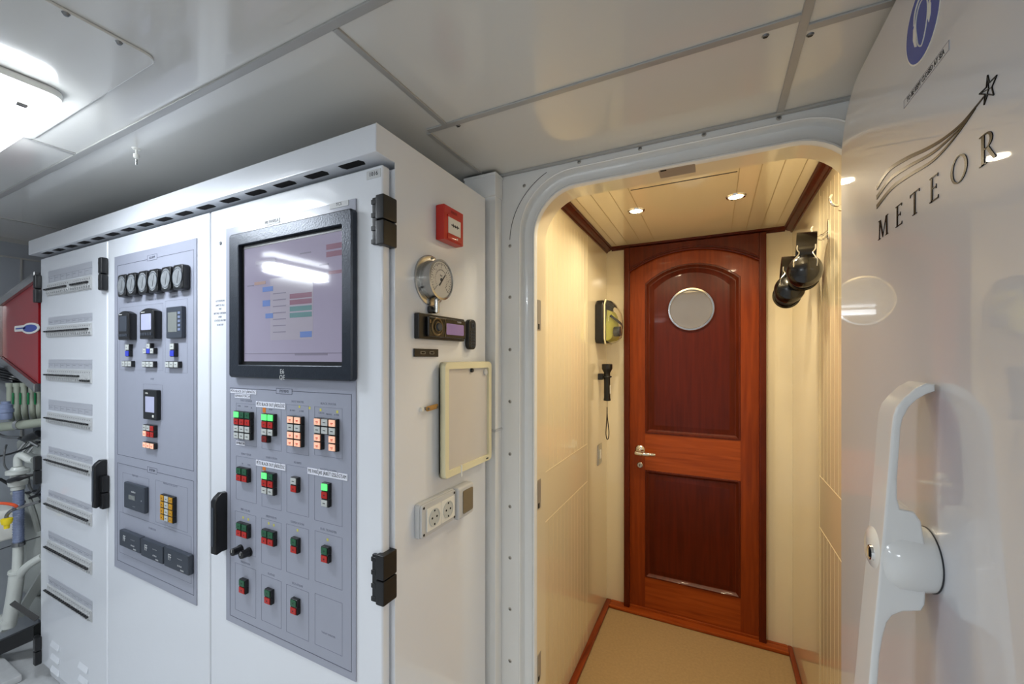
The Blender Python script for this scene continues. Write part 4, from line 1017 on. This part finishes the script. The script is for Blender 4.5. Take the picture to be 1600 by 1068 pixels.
# --- circuit breaker rows
rows = [(408, 427.5, 430, 452, 'topmost, with a gap between two groups of switches', 12), (488.4, 501, 503.6, 524, 'second from the top', 22), (561.5, 576, 577.5, 599, 'third from the top, the last switches down', 18),
        (631.3, 648.7, 652.6, 673, 'fourth from the top', 22), (713, 724.5, 726, 745, 'fifth from the top, beside the door handle', 21), (788, 799.5, 801.7, 822.4, 'sixth from the top, below the door handle', 21), (860, 874, 876.6, 897.6, 'seventh from the top', 21), (938, 951.7, 953.4, 971.4, 'lowest of the eight', 22)]
bx0, bx1 = onY(75, 500, YD)[0], onY(144.5, 500, YD)[0]
NB = 21; bw_ = (bx1-bx0-.006)/NB
brk_me = None
for ri, (s1, s0, b1, b0, lab, cnt) in enumerate(rows):
    Z = [onY(144, p, YD)[1] for p in (s1, s0, b1, b0)]
    t = thing('circuit_breaker_row', 'circuit breaker row, '+lab, 'circuit breakers', ((bx0+bx1)/2, YD-.0004, Z[2]), 0, 'circuit breaker rows on the left door')
    w2 = (bx1-bx0)/2
    ls = B().box(-w2+.01, w2, -.0012, 0, Z[1]-Z[2], Z[0]-Z[2])
    obj('label_strip', ls, 'strip_label', t, False)
    lp = B().box(-w2+.01, w2, -.0015, -.0012, (Z[0]-Z[2])*.55, (Z[0]-Z[2])*.55+.0007)
    for j in range(7): lp.box(-w2+.02+j*w2*.27, -w2+.0207+j*w2*.27, -.0015, -.0012, Z[1]-Z[2]+.002, (Z[0]-Z[2])*.55); lp.box(-w2+.026+j*w2*.27, -w2+.05+j*w2*.27, -.0015, -.0012, (Z[0]-Z[2])*.38, (Z[0]-Z[2])*.38+.0016)
    obj('label_print', lp, 'lineth', t, False)
    hB = Z[2]-Z[3]
    obj('cutout_frame', B().outline(-w2, w2, -hB, 0, .0025, 0, .0015), 'grey', t)
    for j in range(NB):
        gap = (ri == 0 and 11 <= j <= 12)
        x = -w2+.003+bw_*(j+.5)
        if brk_me is None:
            bo = obj('breaker', B().box(-bw_/2+.0003, bw_/2-.0003, -.004, 0, -hB+.003, -.003, .0006, 1).box(-bw_/2+.002, bw_/2-.002, -.008, -.004, -hB*.72, -hB*.36, .001, 1).box(-bw_*.12, bw_*.12, -.0095, -.008, -hB*.86, -hB*.56, .0005, 1), 'breaker', t)
            obj('breaker_mark', B().box(-.001, .004, -.0043, -.004, -hB*.22, -hB*.18).box(-bw_*.28, -bw_*.14, -.0086, -.0079, -hB*.84, -hB*.58), 'ink', bo, False)
            to = obj('toggle', B().box(-bw_*.36, bw_*.36, -.0155, -.0078, -hB*.54, -hB*.42, .001, 1), 'black', bo)
            brk_me = (bo, to, hB)
        else:
            bo = brk_me[0].copy(); C.objects.link(bo); bo.parent = t; bo.scale = (1, 1, hB/brk_me[2])
            if not gap:
                to = brk_me[1].copy(); C.objects.link(to); to.parent = bo
                mk_ = [c for c in brk_me[0].children if c.name.startswith('breaker_mark')][0].copy(); C.objects.link(mk_); mk_.parent = bo
                if ri == 2 and j >= 17: to.location = (0, .003, -brk_me[2]*.33)
        bo.location = (x, 0, 0)

# ================================================================== THINGS ON THE CABINET SIDE (normal +X, rotz=+90)
def sd(px, py, x=XS): y, z = onX(px, py, x); return y, z
# fire call point
t = thing('fire_call_point', 'red fire alarm call point with white break glass panel, high on the cabinet side', 'fire call point', (XS+.0004, .869, H+.337), R90)
obj('box', B().prism(rrect(-.0435, .0435, -.0435, .0435, .003), -.026, 0, 'y', .003), 'red', t)
f = obj('glass_panel', B().box(-.026, .028, -.0272, -.026, -.024, .016), 'white', t, False)
obj('arrow_marks', B().prism([(-.014, -.003), (-.007, -.003), (-.007, -.007), (-.001, -.003+.001), (-.007, .004), (-.007, 0), (-.014, 0)], -.0277, -.0272, 'y').prism([(.020, -.003), (.013, -.003), (.013, -.007), (.007, -.002), (.013, .004), (.013, 0), (.020, 0)], -.0277, -.0272, 'y').lathe([(0, -.0006), (.0035, -.0006), (.0035, 0)], (.003, -.0272, -.002), (0, 1, 0), 16), 'ink', f, False)
obj('window_frame', B().box(-.030, .032, -.029, -.026, .016, .021, .001).box(-.030, .034, -.0285, -.026, -.040, -.026, .001), 'red', t)
obj('front_text', B().text('FEUER', .010, .0, .031, -.026, .0004), 'keydred', t, False)
obj('test_hole', B().lathe([(0, -.0006), (.0025, -.0006), (.0025, 0)], (.010, -.0285, -.033), (0, 1, 0), 14), 'white', t)
# pressure gauge
t = thing('pressure_gauge', 'round steel pressure gauge with white dial on the cabinet side', 'gauge', (XS+.0004, .805, H+.188), R90)
obj('flange', B().lathe([(0, 0), (.061, 0), (.061, -.003), (.058, -.005), (.048, -.005), (0, -.005)], (0, 0, 0), (0, 1, 0), 56), 'steel', t)
obj('case', B().lathe([(.048, -.005), (.047, -.008), (.047, -.027), (.0485, -.030), (.0485, -.034), (.044, -.0355), (.043, -.032), (0, -.032)], (0, 0, 0), (0, 1, 0), 56), 'steel', t)
dl = obj('dial', B().lathe([(0, -.0325), (.043, -.0325)], (0, 0, 0), (0, 1, 0), 48), 'dial', t)
b = B()
for j in range(31):
    a = math.radians(225-270*j/30); r0, r1 = (.036, .040) if j % 3 else (.033, .040)
    stroke(b, (r0*math.cos(a), r0*math.sin(a)), (r1*math.cos(a), r1*math.sin(a)), .0006, -.0325)
for j in range(25):
    a = math.radians(225-270*j/24); stroke(b, (.022*math.cos(a), .022*math.sin(a)), (.025*math.cos(a), .025*math.sin(a)), .0005, -.0325)
for j, s_ in enumerate(('0', '1', '2', '3', '4', '5', '6')):
    a = math.radians(225-45*j); b.text(s_, .006, .0295*math.cos(a), .0295*math.sin(a), -.0325, .0003)
b.text('bar', .007, 0, .010, -.0325, .0003)
obj('scale', b, 'ink', dl, False)
obj('needle', B().prism([(-.010, -.014), (-.007, -.016), (.016, .013), (.015, .015)], -.0338, -.0332, 'y').lathe([(0, -.0345), (.004, -.034), (.004, -.0325)], (0, 0, 0), (0, 1, 0), 16), 'ink', dl, False)
for a in (90, 210, 330):
    a = math.radians(a); obj('flange_screw', B().lathe([(0, -.0075), (.003, -.007), (.0035, -.005)], (.0545*math.cos(a), 0, .0545*math.sin(a)), (0, 1, 0), 12), 'dullsteel', t)
obj('stem', B().cyl((.002, -.018, -.046), (.002, -.018, -.078), .0065, n=16).cyl((.002, -.018, -.074), (.002, 0, -.074), .006, n=14), 'steel', t)
obj('cable_gland', B().box(-.014, .004, -.010, 0, -.080, -.062, .004), 'black', t)
# car radio
t = thing('car_radio', 'black car radio with round control and purple display on the cabinet side', 'radio', (XS+.0004, .840, H+.0745), R90)
obj('surround', B().prism(rrect(-.096, .096, -.030, .030, .003), -.014, 0, 'y', .002), 'black', t)
obj('faceplate', B().prism(rrect(-.072, .088, -.024, .024, .004), -.024, -.014, 'y', .003), 'blackgl', t)
dr = obj('volume_ring', B().ring((-.040, -.0245, 0), .020, .0022, (0, 1, 0)).ring((-.036, -.0248, 0), .0115, .0016, (0, 1, 0)), 'knobring', t)
obj('volume_knob', B().lathe([(0, -.007), (.009, -.0065), (.0105, 0)], (-.036, -.024, 0), (0, 1, 0), 28), 'darkgrey', t)
obj('display', B().prism(rrect(-.002, .076, -.016, .012, .003), -.0246, -.024, 'y'), 'lcdp', t, False)
obj('side_trim', B().tube([(-.008, -.0245, -.022), (-.004, -.0248, 0), (-.008, -.0245, .022)], .0012, 8, 4).box(-.068, -.064, -.0248, -.024, .008, .016), 'knobring', t)
obj('legend', B().text('TUNER', .006, .055, .018, -.024, .0003), 'grey', t, False)
# remote
t = thing('remote_control', 'slim black remote control stuck beside the car radio', 'remote control', (XS+.0004, .978, H+.066), R90)
obj('body', B().prism(rrect(-.0200, .0200, -.042, .042, .014, 8), -.014, 0, 'y', .004, 3), 'black', t)
k_me = None
for r_ in range(6):
    for c_ in range(3):
        o = obj('key', B().lathe([(0, -.0016), (.0026, -.0012), (.003, 0)], (0, 0, 0), (0, 1, 0), 10), 'darkgrey', t) if k_me is None else k_me.copy()
        if k_me is None: k_me = o
        else: C.objects.link(o); o.parent = t
        o.location = ((c_-1)*.0082, -.014, .008-r_*.0082)
obj('navigation_ring', B().ring((0, -.0142, .024), .006, .0015, (0, 1, 0), 24, 6), 'darkgrey', t)
# usb plate
ya, za = sd(645.5, 544.5); yb2, _ = sd(683, 550)
t = thing('usb_plate', 'narrow black plate with two small ports below the radio', 'socket plate', (XS+.0004, (ya+yb2)/2, H+.0125), R90)
w2 = (yb2-ya)/2
obj('plate', B().prism(rrect(-w2, w2, -.0095, .0095, .001), -.004, 0, 'y', .001), 'black', t)
for x in (-.016, .018): 
    p_ = obj('port', B().prism(rrect(x-.009, x+.009, -.0035, .0035, .002), -.0048, -.004, 'y'), 'dullsteel', t); obj('port_opening', B().box(x-.006, x+.006, -.0052, -.0048, -.0018, .0018), 'void', p_, False)
# whiteboard
t = thing('whiteboard', 'small whiteboard with rounded cream frame hanging on the cabinet side', 'whiteboard', (XS+.008, .948, H-.156), R90)
obj('board', B().box(-.105, .105, -.012, -.004, -.132, .132), 'board', t, False)
fr = B(); A0 = rrect(-.119, .119, -.146, .146, .014, 6); A1 = rrect(-.101, .101, -.128, .128, .004, 6); A0b = rrect(-.117, .117, -.144, .144, .012, 6)
for A, ya_, Cc, yc_ in ((A0, 0, A0, -.014), (A0, -.014, A0b, -.018), (A0b, -.018, A1, -.018), (A1, -.018, A1, -.012)): band(fr, A+[A[0]], ya_, Cc+[Cc[0]], yc_)
fr.prism(A0, -.0035, 0, 'y')
bmesh.ops.remove_doubles(fr.bm, verts=fr.bm.verts[:], dist=1e-5); bmesh.ops.recalc_face_normals(fr.bm, faces=fr.bm.faces[:])
obj('frame', fr, 'creampl', t)
obj('pen_clip', B().cyl((-.045, -.018, -.125), (-.045, -.018, -.155), .0025, n=10), 'white', t)
obj('corner_logo', B().box(.085, .097, -.0185, -.018, -.139, -.135), 'ink', t, False)
t2 = thing('board_magnet', 'small round black magnet at the top of the whiteboard', 'magnet', (XS+.008+.0124, .960, H-.156+.122), R90)
obj('magnet_body', B().lathe([(0, -.006), (.005, -.006), (.006, -.004), (.006, 0), (0, 0)], (0, 0, 0), (0, 1, 0), 20), 'black', t2)
t2 = thing('board_magnet', 'pale clear round magnet near the upper right corner of the whiteboard', 'magnet', (XS+.008+.0124, 1.035, H-.156+.115), R90)
obj('magnet_body', B().lathe([(0, -.005), (.006, -.005), (.009, -.004), (.009, 0), (0, 0)], (0, 0, 0), (0, 1, 0), 20), 'grey', t2)
# latch strap
t = thing('wooden_latch', 'tan latch strip pinned on the cabinet side, left of the whiteboard', 'latch', (XS+.0004, onX(664, 638, XS)[0], onX(664, 638, XS)[1]), R90)
obj('strip', B().prism(rrect(-.006, .040, -.006, .006, .005), -.010, -.006, 'y', .001, mtx=Matrix.Rotation(math.radians(-4), 4, 'Y')), 'brass', t)
obj('pivot', B().lathe([(0, -.013), (.003, -.0125), (.004, 0)], (.0, 0, 0), (0, 1, 0), 14).lathe([(0, -.012), (.003, -.012), (.003, 0)], (.036, 0, 0), (0, 1, 0), 14), 'dullsteel', t)
obj('pin', B().lathe([(0, -.008), (.005, -.007), (.006, 0)], (-.016, 0, 0), (0, 1, 0), 14), 'white', t)
# double socket
t = thing('power_socket', 'grey double power socket box on the cabinet side below the whiteboard', 'power socket', (XS+.0004, .817, H-.378), R90)
obj('back_box', B().prism(rrect(-.072, .069, -.040, .040, .006), -.014, 0, 'y', .003), 'grey', t)
obj('lid', B().prism(rrect(-.070, .067, -.038, .038, .006), -.020, -.0142, 'y', .002), 'grey', t)
for sx in (-.062, .061):
    for sz_ in (-.031, .031): obj('screw', B().lathe([(0, -.0015), (.003, -.001), (.003, 0)], (sx, -.020, sz_), (0, 1, 0), 12), 'black', t)
for cx_ in (-.026, .030):
    so = obj('socket', B().prism(rrect(cx_-.0275, cx_+.0275, -.028, .026, .003), -.023, -.020, 'y', .001), 'white', t)
    obj('socket_well', B().lathe([(.021, -.0004), (.0205, -.0016), (.0185, -.0016), (.018, -.0006), (0, -.0003)], (cx_, -.023, -.001), (0, 1, 0), 36), 'keywht', so)
    obj('pin_hole', B().lathe([(0, -.0006), (.0026, -.0006), (.0026, 0)], (cx_-.009, -.0234, -.001), (0, 1, 0), 12).lathe([(0, -.0006), (.0026, -.0006), (.0026, 0)], (cx_+.009, -.0234, -.001), (0, 1, 0), 12).box(cx_-.002, cx_+.002, -.0243, -.0234, -.020, -.015).box(cx_-.002, cx_+.002, -.0243, -.0234, .013, .018), 'void', so, False)
t = thing('rocker_switch', 'grey boxed switch with smoky rocker window, right of the double socket', 'switch', (XS+.0004, .925, H-.381), R90)
obj('switch_box', B().prism(rrect(-.038, .038, -.042, .042, .008), -.027, 0, 'y', .006, 3), 'grey', t)
obj('rocker', B().prism(rrect(-.018, .030, -.030, .030, .004), -.0295, -.027, 'y', .002), 'smoky', t)

# ================================================================== MACHINERY BEYOND THE CABINETS
# red enclosure with steel edging, seen past the left end of the cabinets
yE = .66
pts = [(4, 478), (70, 428), (130, 428), (180, 478), (180, 556), (130, 604), (72, 604), (4, 556)]
def mk(px, py, y=yE): x, z = onY(px, py, y); return (x, z)
t = thing('red_enclosure', 'dark red hexagonal machine enclosure with steel edging at the far left', 'enclosure', (0, 0, 0))
A = [mk(4, 478), mk(62, 438), (-2.42, mk(62, 438)[1]), (-2.42, mk(62, 599)[1]), mk(62, 599), mk(4, 556)]
A = [mk(4, 478), mk(62, 438), mk(62, 599), mk(4, 556)]
A = [A[0], A[1], A[2], A[3]]
obj('front_panel', B().prism([A[0], (-2.56, A[1][1]), (-2.56, A[2][1]), A[3]], yE, yE+.25, 'y', .002), 'redpaint', t)
def bar(name, p, q, wd, m_='steel', y=yE):
    b = B(); b.prism([p, q, (q[0], q[1]+wd), (p[0], p[1]+wd)], y-.012, y+.01, 'y', .002); return obj(name, b, m_, t)
bar('steel_edge', A[0], (-2.56, A[1][1]), .036); bar('steel_edge', (A[3][0], A[3][1]-.035), (-2.56, A[2][1]-.035), .034); 
obj('steel_edge', B().box(A[0][0]-.05, A[0][0], yE-.012, yE+.01, A[3][1]-.03, A[0][1]+.034, .002), 'steel', t)
xl, zl = mk(24, 512); xr, zr = mk(61, 515)
bg = obj('badge', B().prism(rrect(xl, xr, zl-.018, zl+.008, .008), yE-.003, yE-.0005, 'y').prism([(xl+(xr-xl)*(.68+.36*math.cos(2*PI*i/24)), zl-.008+.024*math.sin(2*PI*i/24)) for i in range(24)], yE-.0035, yE-.0005, 'y'), 'white', t, False)
obj('badge_band', B().prism([(xl+(xr-xl)*(.68+.29*math.cos(2*PI*i/24)), zl-.008+.016*math.sin(2*PI*i/24)) for i in range(24)], yE-.0042, yE-.0036, 'y').box(xl+.02, xl+(xr-xl)*.5, yE-.0042, yE-.0031, zl-.008, zl-.002), 'blue', bg, False)
# wall seams
struct('trim_16', B().box(-3.0, -2.994, .2, YB, H+.475, H+.483).box(-3.0, -2.995, .715, .722, 1.0, H+.475).box(-3.0, -2.994, .2, YB, ZC-.02, ZC), 'strip', smooth=False)
G = 'coolant pipes below the red enclosure'
for i, (px, lab) in enumerate(((15.5, 'far left'), (26.5, 'second from left'), (38, 'third from left'), (50, 'fourth from left'), (61, 'last before the cabinet'))):
    T = 1.80
    top = W(px, 600, T); a = W(px+.5, 642, T); c = W(px+2, 651, T+.02); d = W(px+3, 655, T+.055)
    t = thing('coolant_pipe', 'grey upright pipe bending right under the red enclosure, '+lab, 'pipe', W(px, 625, T), 0, G)
    L_ = Vector(t.location)
    obj('pipe', B().tube([p-L_ for p in (top, W(px, 625, T), a, c, d)], .0105, 12, 5), 'pipe', t)
    obj('collar', B().cyl(W(px, 604, T)-L_, W(px, 598, T)-L_, .0125, n=20), 'pipe', t)
    if i: obj('green_band', B().box(-.002, .0085, -.0145, -.011, W(px, 631, T).z-L_.z, W(px, 613, T).z-L_.z), 'green', t, False)
t = thing('supply_pipe', 'thick grey horizontal pipe crossing left of the cabinet', 'pipe', W(30, 665, 1.77)); L_ = Vector(t.location)
obj('pipe', B().tube([p-L_ for p in (W(-40, 670, 1.77), W(10, 666, 1.77), W(80, 658, 1.77))], .019, 16, 4), 'pipe', t)
obj('pipe_clamp', B().tube([p-L_ for p in (W(28, 663.5, 1.77), W(33, 663, 1.77))], .022, 16), 'steel', t)
t = thing('hose_coupling', 'blue grey ribbed hose coupling beside the upright pipes', 'coupling', W(9, 640, 1.72)); L_ = Vector(t.location)
obj('coupling_body', B().lathe([(0, -.040), (.016, -.040), (.020, -.034), (.020, -.012), (.024, -.010), (.024, .004), (.020, .006), (.020, .022), (.014, .026), (.014, .036), (0, .036)], (0, 0, 0), (0, 0, 1), 14), 'hose', t)
t = thing('black_cable_bundle', 'black cable bundle strung under the red enclosure', 'cable bundle', W(30, 590, 1.86)); L_ = Vector(t.location)
for q in range(5):
    obj('cable', B().tube([p-L_ for p in (W(-20, 572+q*4, 1.88), W(12, 578+q*4, 1.88-.01*q), W(40, 588+q*3, 1.88), W(80, 596+q*3, 1.88))], .006, 8, 4), 'black', t)
# large machine: drum & housings
t = thing('generator_housing', 'grey rounded machine with round end cover behind the pipes at lower left', 'machine', (-2.80, 0.72, ZF)); L_ = Vector(t.location)
dc = W(-4, 862, 1.9); dc = Vector((dc.x, .72, dc.z))-L_
obj('drum', B().lathe([(0, -.012), (.20, -.012), (.235, .008), (.25, .03), (.25, .3), (0, .3)], dc, (0, 1, 0), 56), 'machine', t)
obj('end_plate', B().lathe([(0, -.004), (.105, -.004), (.112, 0)], dc+Vector((0, -.012, 0)), (0, 1, 0), 44), 'machine', t)
obj('engine_block', B().box(-.19, .28, .03, .33, 1.13-.49, 1.13-.02, .02), 'darkgrey', t)
obj('manifold', B().box(-.19, .28, -.02, .05, W(30, 690, 1.8).z-ZF-.07, W(30, 690, 1.8).z-ZF-.02, .012), 'machine', t)
for q in range(4): obj('cooling_rib', B().tube([W(26+q*9, 706, 1.86)-L_, W(40+q*9, 690, 1.86)-L_], .006, 6), 'steel', t)
obj('upper_casing', B().box(-.19, .28, .0, .25, W(30, 760, 1.86).z-ZF, W(30, 700, 1.86).z-ZF, .03, 4), 'machine', t)
obj('base_frame', B().box(-.19, .27, .02, .33, .10, W(30, 950, 1.86).z-ZF, .01), 'machine', t)
obj('lower_cover', B().box(-.19, .27, .05, .33, .0, .12, .01), 'darkgrey', t)
for nm, pts, r_, m_ in (('oil_line', [(0, 748), (14, 756), (34, 770), (60, 765)], .006, 'black'), ('oil_line', [(0, 712), (18, 708), (40, 700), (62, 690)], .004, 'black'), ('oil_line', [(20, 770), (40, 772), (52, 800), (60, 830)], .010, 'machine'), ('oil_line', [(44, 745), (46, 760), (56, 770), (64, 760)], .006, 'dullsteel'), ('oil_line', [(30, 790), (46, 778), (64, 772)], .006, 'black'), ('oil_line', [(0, 860-2), (30, 848), (62, 838)], .002, 'black')):
    obj(nm, B().tube([W(a_, b_, 1.80)-L_ for a_, b_ in pts], r_, 8, 5), m_, t)
# valve with black lever
T = 1.74
t = thing('ball_valve', 'off white plastic ball valve with long black lever at the far left', 'valve', W(28, 745, T)); L_ = Vector(t.location)
obj('valve_body', B().lathe([(0, -.052), (.021, -.052), (.021, -.038), (.028, -.034), (.030, -.014), (.023, -.010), (.023, .012), (.036, .016), (.036, .030), (.024, .034), (.018, .045), (0, .045)], (0, 0, 0), (0, 0, 1), 18), 'pvc', t)
obj('lever', B().tube([p-L_ for p in (W(15, 751, T-.03), W(25, 748, T-.04), W(40, 744, T-.035), W(54, 741, T-.02))], [.010, .010, .012, .009, .006, .006], 10, 4), 'black', t)
obj('elbow_pipe', B().tube([p-L_ for p in (W(28, 728, T), W(28, 717, T), W(31, 711, T), W(38, 713, T), W(46, 718, T), W(53, 718, T))], .0135, 14, 4), 'pvc', t)
t = thing('suction_hose', 'blue grey ribbed hose hanging below the ball valve', 'hose', W(29, 820, T)); L_ = Vector(t.location)
b = B()
b.tube([p-L_ for p in (W(29, 765, T), W(29, 800, T), W(29, 852, T))], .0165, 16, 6)
for q in range(22): b.ring(W(29, 768+q*3.8, T)-L_, .0165, .0016, (0, 0, 1), 20, 6)
obj('hose_wall', b, 'hose', t)
obj('hose_clamp', B().cyl(W(29, 846, T)-L_, W(29, 852, T)-L_, .020, n=24).box(.018, .034, -.006, .006, W(29, 849, T).z-L_.z-.006, W(29, 849, T).z-L_.z+.006), 'dullsteel', t)
t = thing('drain_pipe', 'off white plastic drain pipe with side branch leaning at the lower left', 'pipe', W(18, 930, T)); L_ = Vector(t.location)
obj('pipe', B().tube([p-L_ for p in (W(28.5, 852, T), W(27, 888, T), W(22, 930, T), W(13, 978, T))], [.016, .016, .016, .0235, .0235, .0235, .0235, .0235], 18, 4).tube([p-L_ for p in (W(12, 980, T), W(4, 975, T), W(-6, 966, T))], .021, 16, 4), 'pvc', t)
obj('branch', B().tube([p-L_ for p in (W(23, 912, T), W(32, 896, T), W(45, 882, T), W(68, 868, T))], .0155, 14, 4), 'pvc', t)
obj('coupling_ring', B().cyl(W(26.6, 890, T)-L_, W(26.2, 894, T)-L_, .026).cyl(W(14.5, 966, T)-L_, W(14, 970, T)-L_, .026), 'pvc', t)
t = thing('tap', 'yellow capped steel tap with orange lever at the left edge', 'tap', W(14, 805, 1.66)); L_ = Vector(t.location)
obj('spout', B().tube([p-L_ for p in (W(62, 783, 1.70), W(30, 793, 1.68), W(18, 797, 1.66), W(11, 804, 1.66), W(10, 809, 1.66))], .006, 10, 4), 'dullsteel', t)
obj('yellow_cap', B().lathe([(0, -.034), (.008, -.034), (.009, -.018), (.014, -.016), (.017, -.004), (.017, .006), (.009, .009), (0, .009)], W(10.5, 812, 1.66)-L_, (0, 0, 1), 18), 'yellow', t)
obj('orange_lever', B().tube([p-L_ for p in (W(-14, 786, 1.66), W(6, 786, 1.65), W(20, 788, 1.65), W(26, 791, 1.66))], .006, 8, 4), 'orange', t)
t = thing('canister', 'white plastic canister at the left edge below the orange lever', 'canister', W(0, 815, 1.80)); L_ = Vector(t.location)
obj('canister_body', B().box(-.09, .055, -.04, .05, -.075, .058, .012, 3), 'white', t)
t = thing('black_hose', 'black rubber hose crossing between the horizontal pipe and the valve', 'hose', W(45, 685, 1.78)); L_ = Vector(t.location)
obj('hose_wall', B().tube([p-L_ for p in (W(30, 684, 1.71), W(38, 686, 1.71), W(50, 682, 1.70), W(61, 677, 1.70))], [.006, .008, .014, .016, .016, .016], 12, 4), 'black', t)
t = thing('steel_hose', 'thin braided steel hose running along the machine top', 'hose', W(30, 690, 1.82)); L_ = Vector(t.location)
obj('hose_wall', B().tube([p-L_ for p in (W(-10, 674, 1.79), W(8, 682, 1.78), W(35, 684, 1.77), W(60, 697, 1.78))], .006, 8, 5), 'dullsteel', t)
t = thing('control_cable', 'thin grey cable looping down in front of the machine', 'cable', W(8, 715, 1.76)); L_ = Vector(t.location)
obj('cable', B().tube([p-L_ for p in (W(10, 695, 1.78), W(7, 705, 1.76), W(6.5, 725, 1.76), W(14, 735, 1.77), W(24, 730, 1.78))], .0035, 8, 5), 'dullsteel', t)
t = thing('diagonal_strut', 'grey diagonal strut behind the drain pipe', 'strut', W(50, 920, 1.86)); L_ = Vector(t.location)
obj('strut', B().tube([p-L_ for p in (W(30, 960, 1.86), W(72, 890, 1.86))], .022, 4), 'machine', t)
t = thing('black_bar', 'black flat bar leaning from the drain pipe to the cabinet', 'bar', W(40, 958, 1.70)); L_ = Vector(t.location)
obj('bar', B().tube([p-L_ for p in (W(19, 941, 1.68), W(38, 954, 1.69), W(58, 967, 1.70))], .012, 4), 'black', t)
t = thing('black_beam', 'heavy black steel beam under the machine at the lower left', 'beam', W(25, 995, 1.80)); L_ = Vector(t.location)
pa, pb = W(-30, 1024, 1.78), W(60, 984, 1.80)
dv = (pb-pa).normalized(); b = B()
b.loft([[p+Vector((0, 0, s1*.030))+Vector((dv.y, -dv.x, 0)).normalized()*s2*.02 - L_ for s1, s2 in ((1, 1), (1, -1), (-1, -1), (-1, 1))] for p in (pa, pb)])
obj('beam', b, 'black', t, False)
t = thing('deck_step', 'low white painted step plate on the floor at the lower left corner', 'step', (-2.72, .45, ZF)); 
obj('step_plate', B().box(-.2, .15, -.25, .17, 0.0005, .03, .006), 'floorwhite', t)
